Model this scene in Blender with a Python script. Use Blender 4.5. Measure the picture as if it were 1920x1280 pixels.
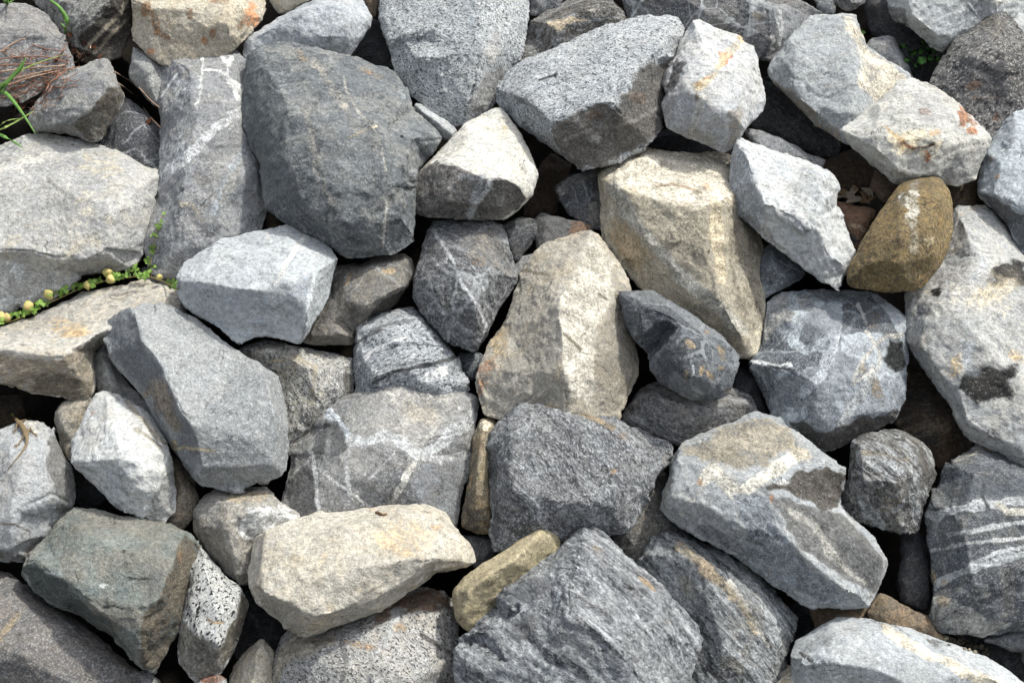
import bpy, bmesh, math, random
import numpy as np
from mathutils import Vector, Matrix
from mathutils.geometry import delaunay_2d_cdt
from mathutils.bvhtree import BVHTree

for o in list(bpy.data.objects):
    bpy.data.objects.remove(o, do_unlink=True)
scene = bpy.context.scene
COL = scene.collection

# ------------------------------------------------------------------ camera
SLOPE = math.radians(40.0)          # the bank leans back 40 degrees from level
PITCH = math.radians(22.0)          # camera looks down 22 degrees
TAN = 0.40                          # half frame width at unit distance (45 mm lens)
PX = 0.0027                         # metres per photograph pixel on the bank
DIST = 960 * PX / TAN
EX = Vector((1, 0, 0))
EU = Vector((0, math.cos(SLOPE), math.sin(SLOPE)))
EN = Vector((0, -math.sin(SLOPE), math.cos(SLOPE)))
FWD = Vector((0, math.cos(PITCH), -math.sin(PITCH)))
CUP = Vector((0, math.sin(PITCH), math.cos(PITCH)))
CAM = -FWD * DIST
cam_data = bpy.data.cameras.new('camera')
cam = bpy.data.objects.new('camera', cam_data)
COL.objects.link(cam)
cam_data.lens = 18.0 / TAN
cam_data.sensor_width = 36.0
cam_data.clip_start = 0.05
cam_data.clip_end = 800
cam.matrix_world = Matrix.Translation(CAM) @ Matrix((EX, CUP, -FWD)).transposed().to_4x4()
scene.camera = cam

# ------------------------------------------------------------------ sky and sun
SUN_DIR = Vector((0.46, 0.06, 0.88)).normalized()      # towards the sun
world = bpy.data.worlds.new('World')
scene.world = world
world.use_nodes = True
wn = world.node_tree
wn.nodes.clear()
sky = wn.nodes.new('ShaderNodeTexSky')
sky.sky_type = 'NISHITA'
sky.sun_disc = False
sky.sun_elevation = math.asin(SUN_DIR.z)
sky.sun_rotation = math.atan2(SUN_DIR.x, SUN_DIR.y)
sky.dust_density = 3.0
sky.air_density = 1.0
bg = wn.nodes.new('ShaderNodeBackground')
bg.inputs['Strength'].default_value = 0.15
wo = wn.nodes.new('ShaderNodeOutputWorld')
hs = wn.nodes.new('ShaderNodeHueSaturation')           # thin haze takes the edge off the blue
hs.inputs['Saturation'].default_value = 0.30
wn.links.new(sky.outputs[0], hs.inputs['Color'])
wn.links.new(hs.outputs[0], bg.inputs[0])
wn.links.new(bg.outputs[0], wo.inputs[0])
sun_data = bpy.data.lights.new('sun', 'SUN')
sun_data.energy = 2.1
sun_data.angle = math.radians(2.5)
sun_data.color = (1.0, 0.968, 0.87)
sun = bpy.data.objects.new('sun', sun_data)
COL.objects.link(sun)
sun.rotation_euler = SUN_DIR.to_track_quat('Z', 'Y').to_euler()
sun.location = SUN_DIR * 20
vs = scene.view_settings
vs.view_transform = 'Standard'
vs.look = 'None'
vs.gamma = 1.0
vs.use_curve_mapping = False
vs.exposure = 1.08

# ------------------------------------------------------------------ helpers
def at(u, v, h=0.0):
    """The point of the bank seen at photograph position (u, v), h pixels proud of the mean bank surface."""
    d = EX * ((u - 960) / 960 * TAN) + CUP * ((640 - v) / 960 * TAN) + FWD
    t = (h * PX - CAM.dot(EN)) / d.dot(EN)
    return CAM + d * t

def tag(o, label=None, cat=None, group=None, kind=None):
    if label: o['label'] = label
    if cat: o['category'] = cat
    if group: o['group'] = group
    if kind: o['kind'] = kind
    return o

def link(name, mesh, mat=None, parent=None):
    o = bpy.data.objects.new(name, mesh)
    COL.objects.link(o)
    if mat is not None and not mesh.materials:
        mesh.materials.append(mat)
    if parent is not None:
        o.parent = parent
    return o

def lin(c, k=0.80):
    r = []
    for x in c:
        x = x / 255.0
        x = x / 12.92 if x <= 0.04045 else ((x + 0.055) / 1.055) ** 2.4
        r.append(x * k)
    return (r[0], r[1], r[2], 1.0)

# -- vectorised noise ------------------------------------------------
def _hash(ix, iy, iz, s):
    h = (ix * 374761393 + iy * 668265263 + iz * 2147483647 + s * 1274126177) & 0xffffffff
    h = ((h ^ (h >> 13)) * 1274126177) & 0xffffffff
    h = ((h ^ (h >> 16)) * 2246822519) & 0xffffffff
    return ((h ^ (h >> 15)) & 0xffff) / 65535.0

def vnoise(p, s):
    i = np.floor(p).astype(np.int64)
    f = p - i
    f = f * f * f * (f * (f * 6 - 15) + 10)
    x, y, z = i[:, 0], i[:, 1], i[:, 2]
    r = 0
    for dx in (0, 1):
        wx = f[:, 0] if dx else 1 - f[:, 0]
        for dy in (0, 1):
            wy = f[:, 1] if dy else 1 - f[:, 1]
            for dz in (0, 1):
                wz = f[:, 2] if dz else 1 - f[:, 2]
                r = r + wx * wy * wz * _hash(x + dx, y + dy, z + dz, s)
    return r * 2 - 1

def fbm(p, s, octv, rough=0.5):
    a, t = 1.0, 0
    for k in range(octv):
        t = t + a * vnoise(p + 17.3 * k, s + k)
        p = p * 2.03
        a *= rough
    return t

def chips(p, s):
    """Each cell of a scattered pattern is a small tilted plane: broken-off facets."""
    i = np.floor(p).astype(np.int64)
    best = np.full(len(p), 1e9)
    val = np.zeros(len(p))
    for dx in (-1, 0, 1):
        for dy in (-1, 0, 1):
            for dz in (-1, 0, 1):
                c = i + np.array([dx, dy, dz])
                x, y, z = c[:, 0], c[:, 1], c[:, 2]
                q = np.stack([x + _hash(x, y, z, s), y + _hash(x, y, z, s + 1), z + _hash(x, y, z, s + 2)], 1)
                d = p - q
                r = (d * d).sum(1)
                g = np.stack([_hash(x, y, z, s + 3), _hash(x, y, z, s + 4), _hash(x, y, z, s + 5)], 1) * 2 - 1
                v = (d * g).sum(1) + 0.35 * (_hash(x, y, z, s + 6) - 0.5)
                m = r < best
                best = np.where(m, r, best)
                val = np.where(m, v, val)
    return val

def pts(s):
    return [tuple(float(c) for c in t.split(',')) for t in s.split()]

def in_poly(x, y, poly):
    """numpy point-in-polygon."""
    r = np.zeros(np.shape(x), bool)
    n = len(poly)
    for k in range(n):
        x1, y1 = poly[k][:2]
        x2, y2 = poly[(k + 1) % n][:2]
        if y1 == y2:
            continue
        c = ((y1 > y) != (y2 > y)) & (x < (x2 - x1) * (y - y1) / (y2 - y1) + x1)
        r = r ^ c
    return r

def seg_dist(x, y, poly, closed=False):
    d = np.full(np.shape(x), 1e9)
    n = len(poly)
    for k in range(n if closed else n - 1):
        x1, y1 = poly[k][:2]
        x2, y2 = poly[(k + 1) % n][:2]
        L = (x2 - x1) ** 2 + (y2 - y1) ** 2 + 1e-9
        t = np.clip(((x - x1) * (x2 - x1) + (y - y1) * (y2 - y1)) / L, 0, 1)
        d = np.minimum(d, np.hypot(x - x1 - t * (x2 - x1), y - y1 - t * (y2 - y1)))
    return d

# ------------------------------------------------------------------ materials
def nd(nt, typ, **kw):
    n = nt.nodes.new(typ)
    for k, v in kw.items():
        setattr(n, k, v)
    return n

def rock_group():
    g = bpy.data.node_groups.new('rock_surface', 'ShaderNodeTree')
    def inp(name, typ, d):
        s = g.interface.new_socket(name, in_out='INPUT', socket_type=typ)
        s.default_value = d
    for nm, d in (('ColorA', (.4, .4, .4, 1)), ('ColorB', (.3, .3, .3, 1)), ('Dark', (.03, .03, .033, 1)),
                  ('Light', (.6, .6, .6, 1)), ('Ochre', (.4, .28, .12, 1))):
        inp(nm, 'NodeSocketColor', d)
    for nm, d in (('Angle', 0), ('Stretch', 1.1), ('SpeckD', .3), ('SpeckL', .3), ('SpeckScale', 85), ('Band', 0), ('Vein', 0),
                  ('OchreAmt', 0), ('Shard', 0), ('Mottle', .35), ('Film', 0.2), ('Bump', .6), ('Scale', 1.0), ('Seed', 0)):
        inp(nm, 'NodeSocketFloat', d)
    g.interface.new_socket('BSDF', in_out='OUTPUT', socket_type='NodeSocketShader')
    gi = nd(g, 'NodeGroupInput'); go = nd(g, 'NodeGroupOutput')
    L = g.links.new
    I = gi.outputs
    def mth(op, a, b=None, c=None, clamp=False):
        n = nd(g, 'ShaderNodeMath', operation=op); n.use_clamp = clamp
        for k, x in enumerate((a, b, c)):
            if x is None: continue
            if isinstance(x, (int, float)): n.inputs[k].default_value = x
            else: L(x, n.inputs[k])
        return n.outputs[0]
    def noise(vec, scale, detail=4, rough=.55, dist=0, lac=2.0):
        n = nd(g, 'ShaderNodeTexNoise')
        n.inputs['Detail'].default_value = detail; n.inputs['Roughness'].default_value = rough
        n.inputs['Distortion'].default_value = dist; n.inputs['Lacunarity'].default_value = lac
        L(vec, n.inputs['Vector'])
        if isinstance(scale, (int, float)): n.inputs['Scale'].default_value = scale
        else: L(scale, n.inputs['Scale'])
        return n.outputs['Fac']
    def step(x, a, b):
        n = nd(g, 'ShaderNodeMapRange', interpolation_type='SMOOTHSTEP')
        n.inputs[1].default_value = a; n.inputs[2].default_value = b
        L(x, n.inputs[0]); return n.outputs[0]
    def mix(f, a, b, typ='MIX'):
        n = nd(g, 'ShaderNodeMix', data_type='RGBA', blend_type=typ)
        if isinstance(f, (int, float)): n.inputs[0].default_value = f
        else: L(f, n.inputs[0])
        for k, x in ((6, a), (7, b)):
            if isinstance(x, tuple): n.inputs[k].default_value = x
            else: L(x, n.inputs[k])
        return n.outputs[2]
    tc = nd(g, 'ShaderNodeTexCoord')
    sv = nd(g, 'ShaderNodeCombineXYZ')
    for k in range(3): L(mth('MULTIPLY', I['Seed'], (1.37, 2.11, 3.71)[k]), sv.inputs[k])
    ad = nd(g, 'ShaderNodeVectorMath', operation='ADD'); L(tc.outputs['Object'], ad.inputs[0]); L(sv.outputs[0], ad.inputs[1])
    sc = nd(g, 'ShaderNodeVectorMath', operation='SCALE'); L(ad.outputs[0], sc.inputs[0]); L(I['Scale'], sc.inputs[3])
    P = sc.outputs[0]
    # bend the layering a little so it folds like real rock
    wv = nd(g, 'ShaderNodeTexNoise'); wv.inputs['Scale'].default_value = 2.2; wv.inputs['Detail'].default_value = 2; L(P, wv.inputs['Vector'])
    ws = nd(g, 'ShaderNodeVectorMath', operation='SUBTRACT'); L(wv.outputs['Color'], ws.inputs[0]); ws.inputs[1].default_value = (.5, .5, .5)
    wm = nd(g, 'ShaderNodeVectorMath', operation='SCALE'); L(ws.outputs[0], wm.inputs[0]); wm.inputs[3].default_value = .12
    wa = nd(g, 'ShaderNodeVectorMath', operation='ADD'); L(P, wa.inputs[0]); L(wm.outputs[0], wa.inputs[1])
    rt = nd(g, 'ShaderNodeVectorRotate', rotation_type='Z_AXIS'); L(wa.outputs[0], rt.inputs['Vector']); L(mth('MULTIPLY', I['Angle'], -1), rt.inputs['Angle'])
    dv = nd(g, 'ShaderNodeCombineXYZ'); L(mth('DIVIDE', 1, I['Stretch']), dv.inputs[0]); dv.inputs[1].default_value = 1; dv.inputs[2].default_value = 1
    fm = nd(g, 'ShaderNodeVectorMath', operation='MULTIPLY'); L(rt.outputs[0], fm.inputs[0]); L(dv.outputs[0], fm.inputs[1])
    F = fm.outputs[0]
    nL = noise(P, 2.6, 5, .6, .6)
    nM = noise(F, 9, 8, .68, .3)
    nF = noise(P, 46, 6, .74)
    nS = noise(F, I['SpeckScale'], 3, .6)
    nS2 = noise(F, mth('MULTIPLY', I['SpeckScale'], 1.31), 3, .62)
    m0 = mth('ADD', mth('MULTIPLY', nL, .55), mth('MULTIPLY', nM, .6))
    base = mix(step(m0, .49, .67), I['ColorA'], I['ColorB'])
    # broad ragged mottling
    mo = mth('ADD', mth('MULTIPLY', noise(P, 4.6, 8, .68, 1.0), .85), mth('MULTIPLY', nF, .15))
    dk = nd(g, 'ShaderNodeVectorMath', operation='SCALE'); L(I['ColorB'], dk.inputs[0]); dk.inputs[3].default_value = .72
    base = mix(mth('MULTIPLY', step(mo, .50, .55), I['Mottle'], clamp=True), base, dk.outputs[0])
    # mineral film: soft warm blotches
    film = mth('MULTIPLY', step(mth('ADD', mth('MULTIPLY', noise(P, 5.5, 6, .7, .8), .7), mth('MULTIPLY', nF, .3)), .48, .57), I['Film'], clamp=True)
    base = mix(film, base, mix(.5, I['Ochre'], I['ColorA']))
    # ochre stains
    oc = mth('MULTIPLY', step(mth('ADD', mth('MULTIPLY', noise(P, 3.7, 7, .66, 1.2), .8), mth('MULTIPLY', nF, .2)), .53, .66), I['OchreAmt'], clamp=True)
    base = mix(oc, base, I['Ochre'])
    # bands along the foliation
    b1 = nd(g, 'ShaderNodeVectorMath', operation='MULTIPLY'); L(rt.outputs[0], b1.inputs[0]); b1.inputs[1].default_value = (1.5, 21, 9)
    nB0 = noise(b1.outputs[0], 1.0, 7, .66, 1.3)
    nB = mth('ADD', nB0, mth('MULTIPLY', mth('SUBTRACT', nF, .5), .35))
    ln = mth('MULTIPLY', step(mth('ABSOLUTE', mth('SUBTRACT', nB0, .52)), .020, .005), step(noise(P, 5.1, 3), .42, .55))
    base = mix(mth('MULTIPLY', ln, I['Band'], clamp=True), base, I['Light'])
    base = mix(mth('MULTIPLY', step(nB, .53, .60), I['Band'], clamp=True), base, I['Light'])
    base = mix(mth('MULTIPLY', step(nB, .46, .38), I['Band'], clamp=True), base, I['Dark'])
    # thin wandering veins
    vd = nd(g, 'ShaderNodeVectorMath', operation='SCALE'); L(ws.outputs[0], vd.inputs[0]); vd.inputs[3].default_value = .18
    va = nd(g, 'ShaderNodeVectorMath', operation='ADD'); L(P, va.inputs[0]); L(vd.outputs[0], va.inputs[1])
    fj = nd(g, 'ShaderNodeTexNoise'); fj.inputs['Scale'].default_value = 16; fj.inputs['Detail'].default_value = 3; L(P, fj.inputs['Vector'])
    fk = nd(g, 'ShaderNodeVectorMath', operation='MULTIPLY_ADD'); L(fj.outputs['Color'], fk.inputs[0]); fk.inputs[1].default_value = (.035, .035, .035); L(va.outputs[0], fk.inputs[2])
    def voro(scale, feature):
        n = nd(g, 'ShaderNodeTexVoronoi', feature=feature); n.inputs['Scale'].default_value = scale
        L(fk.outputs[0], n.inputs['Vector']); return n.outputs['Color' if feature == 'F1' else 'Distance']
    vv = mth('MAXIMUM', step(voro(2.1, 'DISTANCE_TO_EDGE'), .022, .008), mth('MULTIPLY', step(voro(4.3, 'DISTANCE_TO_EDGE'), .030, .008), .75))
    vv = mth('MULTIPLY', mth('MULTIPLY', vv, step(noise(P, 2.9, 4), .44, .56)), I['Vein'], clamp=True)
    sx = nd(g, 'ShaderNodeSeparateColor'); L(voro(4.3, 'F1'), sx.inputs[0])
    base = mix(mth('MULTIPLY', step(mth('ADD', sx.outputs[0], mth('MULTIPLY', mth('SUBTRACT', nM, .5), .8)), .58, .66), mth('MULTIPLY', I['Shard'], .7), clamp=True), base, I['Light'])
    base = mix(mth('MULTIPLY', step(mth('ADD', sx.outputs[1], mth('MULTIPLY', mth('SUBTRACT', nM, .5), .8)), .62, .70), mth('MULTIPLY', I['Shard'], .6), clamp=True), base, I['Dark'])
    base = mix(vv, base, I['Light'])
    # grain
    sd = mth('MULTIPLY', step(nS, .52, .60), I['SpeckD'], clamp=True)
    sl = mth('MULTIPLY', step(nS2, .52, .61), I['SpeckL'], clamp=True)
    base = mix(sl, base, I['Light'])
    base = mix(sd, base, I['Dark'])
    # marks of their own shape (veins, stains, lichen, painted light and shade)
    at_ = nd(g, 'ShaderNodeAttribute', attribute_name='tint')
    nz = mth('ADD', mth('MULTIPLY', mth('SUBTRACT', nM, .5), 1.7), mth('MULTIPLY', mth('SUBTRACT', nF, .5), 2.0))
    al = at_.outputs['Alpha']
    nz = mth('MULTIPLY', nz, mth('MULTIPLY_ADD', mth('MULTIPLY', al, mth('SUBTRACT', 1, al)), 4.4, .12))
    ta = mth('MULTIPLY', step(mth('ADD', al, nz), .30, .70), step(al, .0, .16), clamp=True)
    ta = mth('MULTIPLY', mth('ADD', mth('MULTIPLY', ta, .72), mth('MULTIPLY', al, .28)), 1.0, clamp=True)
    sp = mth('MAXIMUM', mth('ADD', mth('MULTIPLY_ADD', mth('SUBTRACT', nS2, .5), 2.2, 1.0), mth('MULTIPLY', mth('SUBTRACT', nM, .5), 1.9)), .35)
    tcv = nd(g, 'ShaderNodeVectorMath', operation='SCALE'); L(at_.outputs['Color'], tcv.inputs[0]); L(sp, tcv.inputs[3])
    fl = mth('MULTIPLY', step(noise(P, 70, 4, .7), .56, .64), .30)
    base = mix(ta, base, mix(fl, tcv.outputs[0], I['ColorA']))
    # overall grain value, small dark pits
    gv = mth('ADD', mth('ADD', mth('MULTIPLY_ADD', mth('SUBTRACT', nF, .5), 2.1, 1.0), mth('MULTIPLY', mth('SUBTRACT', nS, .5), 1.5)), mth('MULTIPLY', mth('SUBTRACT', nM, .5), 1.1))
    gs = nd(g, 'ShaderNodeVectorMath', operation='SCALE'); L(base, gs.inputs[0]); L(gv, gs.inputs[3])
    crk = mth('ABSOLUTE', mth('SUBTRACT', noise(F, 5.2, 6, .6, .8), .5))
    ck = mth('MULTIPLY', step(crk, .010, .001), step(noise(P, 4.7, 2), .55, .65))
    col = mix(mth('MULTIPLY', ck, .75), gs.outputs[0], (.02, .019, .017, 1))
    hgt = mth('ADD', mth('ADD', mth('MULTIPLY', nF, 1.3), mth('MULTIPLY', nM, 1.0)), mth('SUBTRACT', mth('MULTIPLY', nS, .6), mth('MULTIPLY', ck, .5)))
    bp = nd(g, 'ShaderNodeBump'); bp.inputs['Distance'].default_value = .017
    L(hgt, bp.inputs['Height']); L(I['Bump'], bp.inputs['Strength'])
    bs = nd(g, 'ShaderNodeBsdfPrincipled')
    bs.inputs['Roughness'].default_value = .82
    bs.inputs['Specular IOR Level'].default_value = .28
    L(col, bs.inputs['Base Color']); L(bp.outputs[0], bs.inputs['Normal'])
    L(bs.outputs[0], go.inputs[0])
    return g
ROCK = rock_group()

PRE = {
 'white':   dict(A=(197, 200, 200), B=(172, 176, 178), light=(216, 217, 214), ochre=(196, 178, 140), SpeckD=.25, SpeckL=.35, Film=.22),
 'light':   dict(A=(178, 182, 184), B=(150, 155, 159), light=(214, 216, 216), ochre=(186, 172, 144), SpeckD=.3, SpeckL=.35, Film=.2),
 'granite': dict(A=(194, 199, 201), B=(160, 165, 169), light=(228, 230, 230), ochre=(176, 164, 140), SpeckD=.9, SpeckL=.7, Film=.15, SpeckScale=92, Stretch=1.35, Bump=.8),
 'blue':    dict(A=(146, 154, 162), B=(110, 118, 127), light=(194, 202, 208), ochre=(170, 160, 138), SpeckD=.35, SpeckL=.4, Film=.15, Vein=.5),
 'grey':    dict(A=(150, 151, 151), B=(120, 122, 124), light=(192, 194, 194), ochre=(170, 158, 132), SpeckD=.4, SpeckL=.4, Film=.25),
 'dark':    dict(A=(112, 114, 117), B=(78, 81, 86), light=(176, 180, 182), ochre=(150, 138, 112), SpeckD=.45, SpeckL=.4, Film=.25, Vein=.5),
 'gneiss':  dict(A=(132, 136, 140), B=(94, 98, 104), light=(186, 190, 192), ochre=(162, 146, 116), SpeckD=.5, SpeckL=.5, Band=.6, Stretch=1.8, Film=.15, Bump=.9),
 'black':   dict(A=(88, 89, 91), B=(60, 62, 66), light=(140, 143, 146), ochre=(124, 108, 80), SpeckD=.5, SpeckL=.3, Film=.2, Vein=.3),
 'tan':     dict(A=(196, 190, 176), B=(170, 166, 156), light=(220, 214, 198), ochre=(196, 166, 116), SpeckD=.4, SpeckL=.4, Film=.35, OchreAmt=.25),
 'cream':   dict(A=(212, 206, 190), B=(182, 175, 156), light=(230, 225, 210), ochre=(190, 164, 116), SpeckD=.4, SpeckL=.4, Film=.3, OchreAmt=.3),
 'yellow':  dict(A=(212, 200, 168), B=(188, 175, 140), light=(210, 198, 160), ochre=(176, 146, 84), SpeckD=.4, SpeckL=.35, Film=.3, Bump=1.0),
 'brown':   dict(A=(146, 128, 92), B=(108, 93, 66), light=(184, 168, 126), ochre=(168, 136, 74), SpeckD=.6, SpeckL=.45, Film=.5, OchreAmt=.5, SpeckScale=55, Bump=1.0),
 'soilrock': dict(A=(112, 98, 82), B=(82, 72, 62), light=(150, 138, 120), ochre=(138, 104, 72), SpeckD=.5, SpeckL=.3, Film=.4, OchreAmt=.3),
 'teal':    dict(A=(150, 162, 160), B=(150, 148, 138), light=(176, 180, 174), ochre=(152, 138, 116), SpeckD=.45, SpeckL=.4, Film=.35, Bump=1.0),
}
_seed = [0]
def rock_mat(preset, **kw):
    d = dict(PRE[preset]); d.update(kw)
    _seed[0] += 1
    m = bpy.data.materials.new('stone_' + preset)
    m.use_nodes = True
    nt = m.node_tree
    nt.nodes.clear()
    g = nd(nt, 'ShaderNodeGroup', node_tree=ROCK)
    o = nd(nt, 'ShaderNodeOutputMaterial')
    nt.links.new(g.outputs[0], o.inputs[0])
    g.inputs['ColorA'].default_value = lin(d['A']); g.inputs['ColorB'].default_value = lin(d['B'])
    g.inputs['Light'].default_value = lin(d['light']); g.inputs['Ochre'].default_value = lin(d['ochre'])
    g.inputs['Dark'].default_value = lin(d.get('dark', (52, 54, 58)))
    for k in ('Stretch', 'SpeckD', 'SpeckL', 'SpeckScale', 'Band', 'Vein', 'OchreAmt', 'Shard', 'Mottle', 'Film', 'Bump', 'Scale'):
        if k in d: g.inputs[k].default_value = d[k]
    g.inputs['Angle'].default_value = math.radians(d.get('ang', 20))
    g.inputs['Seed'].default_value = _seed[0] * 3.17
    return m

# ------------------------------------------------------------------ rocks
RX = Matrix((EX, EU, EN)).transposed()       # local axes of every rock: across, up the bank, out of the bank
VOX = 0.0086
ROCKS = []
def rock(label, out, ridges=(), z=0, d=None, tx=0, ty=0, pre='grey', marks=(), rough=1.0, soft=1, dome=None, chip=1.0, facet=.85, ledge=0, name='boulder', **mk):
    """Queue one rock. out: its outline; ridges: its edges and high points with their heights; z: how far it stands out; marks: veins, stains, painted light and shade."""
    O = pts(out)
    # the sides beyond the frame are rounded off too
    Q = []
    for k, p in enumerate(O):
        q = O[(k + 1) % len(O)]
        Q.append(p)
        L = math.hypot(q[0] - p[0], q[1] - p[1])
        for c, side, sg in ((1, -40, -1), (0, -60, -1), (0, 1938, 1), (1, 1315, 1)):
            if (p[c] - side) * sg >= 0 and (q[c] - side) * sg >= 0 and L > 30:
                for t, f in ((.22, .7), (.5, 1.0), (.78, .75)):
                    m = [p[0] + (q[0] - p[0]) * t, p[1] + (q[1] - p[1]) * t]
                    m[c] += sg * min(.36 * L, 95) * f
                    Q.append((m[0], m[1], -25.0 * f))
                break
    O = Q
    n = len(O)
    ar = abs(sum(O[k][0] * O[(k + 1) % n][1] - O[(k + 1) % n][0] * O[k][1] for k in range(n))) / 2
    size = math.sqrt(ar)
    cx = sum(p[0] for p in O) / n; cy = sum(p[1] for p in O) / n
    hs = [(p[2] if len(p) > 2 else 0.0) for p in O]
    V = [Vector((p[0], p[1])) for p in O]
    R = [[(x, y, h * 1.4) for x, y, h in pts(r)] for r in ridges]
    if dome is None and not R: dome = .2 * size
    if dome:
        k0 = max(1, n // 10)
        for (s, f) in ((.62, 1.0),):
            R += [[(cx + (p[0] - cx) * s, cy + (p[1] - cy) * s, dome * f)] for p in O[::k0]]
        R.append([(cx, cy, dome * 1.12)])
    E = [(k, (k + 1) % n) for k in range(n)]
    poly = [(p[0], p[1]) for p in O]
    for r in R:
        prev = None
        for (x, y, h) in r:
            best = min(range(n), key=lambda k: (O[k][0] - x) ** 2 + (O[k][1] - y) ** 2)
            if math.hypot(O[best][0] - x, O[best][1] - y) < 7:
                i = best; hs[i] = h
            else:
                for _ in range(40):
                    if bool(in_poly(np.float64(x), np.float64(y), poly)) and float(seg_dist(np.float64(x), np.float64(y), poly, True)) > 3: break
                    x += (cx - x) * .04; y += (cy - y) * .04
                i = len(V); V.append(Vector((x, y))); hs.append(h)
            if prev is not None and prev != i: E.append((prev, i))
            prev = i
    vo, eo, fo, ov, oe, of = delaunay_2d_cdt(V, E, [list(range(n))], 1, 1e-4)
    H = []
    for k, q in enumerate(vo):
        if ov[k]: H.append(hs[ov[k][0]])
        else:
            w = [1.0 / ((q - V[j]).length_squared + 1) ** 1.5 for j in range(len(V))]
            H.append(sum(a * b for a, b in zip(w, hs)) / sum(w))
    tilt = lambda x, y: tx * (x - cx) + ty * (cy - y)
    W = [at(q.x, q.y, z + H[k] + tilt(q.x, q.y)) for k, q in enumerate(vo)]
    faces = [list(f) for f in fo]
    # boundary loop of the front, then rings going back into the bank
    inv = {}
    for k, l in enumerate(ov):
        for j in l: inv.setdefault(j, k)
    ring = [inv[k] for k in range(n)]
    dep = d if d else .66 * size
    prev = ring
    for (s, f) in ((.95, .22), (.78, .65), (.45, 1.0)):
        cur = []
        for k in range(n):
            x = cx + (O[k][0] - cx) * s; y = cy + (O[k][1] - cy) * s
            cur.append(len(W)); W.append(at(x, y, z + min(hs[k], 10) + tilt(x, y) - dep * f))
        for k in range(n):
            faces.append([prev[k], prev[(k + 1) % n], cur[(k + 1) % n], cur[k]])
        prev = cur
    c = len(W); W.append(at(cx, cy, z - dep * 1.05))
    for k in range(n): faces.append([prev[k], prev[(k + 1) % n], c])
    C = at(cx, cy, z - .3 * dep)
    T = (RX.to_4x4()).inverted() @ Matrix.Translation(-C)
    me = bpy.data.meshes.new(name)
    me.from_pydata([T @ w for w in W], [], faces)
    bm = bmesh.new(); bm.from_mesh(me)
    bmesh.ops.recalc_face_normals(bm, faces=bm.faces); bm.to_mesh(me); bm.free()
    o = bpy.data.objects.new(name, me)
    COL.objects.link(o)
    o.matrix_world = Matrix.Translation(C) @ RX.to_4x4()
    md = o.modifiers.new('remesh', 'REMESH'); md.mode = 'VOXEL'; md.voxel_size = VOX * (1.6 if z <= -40 else 1.0); md.use_smooth_shade = True
    cat = {'boulder': 'boulder', 'rock': 'rock', 'stone': 'stone'}[name]
    tag(o, label, cat, {'boulder': 'boulders piled on the bank', 'rock': 'rocks wedged between the boulders', 'stone': 'stones in the rock pile'}[name])
    ROCKS.append(dict(o=o, cut=-.30 * dep * PX, marks=marks, rough=rough, soft=soft, chip=chip, ledge=ledge, facet=facet, ang=math.radians(mk.get('ang', 20)), mat=rock_mat(pre, **mk), size=size * PX))
    return o

def flatten(co, no, cell, amount, wn_, rs, iters=3):
    """Gather the surface into patches of like place and facing, and flatten each towards its own plane: fracture faces."""
    n = len(co)
    K = int(np.clip(n * VOX * VOX / (cell * cell), 8, 260))
    F = np.concatenate([co / cell, no * wn_], 1).astype(np.float32)
    cen = F[rs.choice(n, K, replace=False)]
    for it in range(iters):
        d = (cen * cen).sum(1)[None] - 2 * F @ cen.T
        lab = d.argmin(1)
        cnt = np.maximum(np.bincount(lab, minlength=K), 1)
        if it < iters - 1:
            cen = np.stack([np.bincount(lab, F[:, k], K) / cnt for k in range(6)], 1).astype(np.float32)
    c = np.stack([np.bincount(lab, co[:, k], K) / cnt for k in range(3)], 1)
    m = np.stack([np.bincount(lab, no[:, k], K) / cnt for k in range(3)], 1)
    m /= np.maximum(np.linalg.norm(m, axis=1), 1e-6)[:, None]
    off = np.clip(amount * ((co - c[lab]) * m[lab]).sum(1), -.10 * cell, .10 * cell)
    return co - off[:, None] * m[lab]

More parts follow.
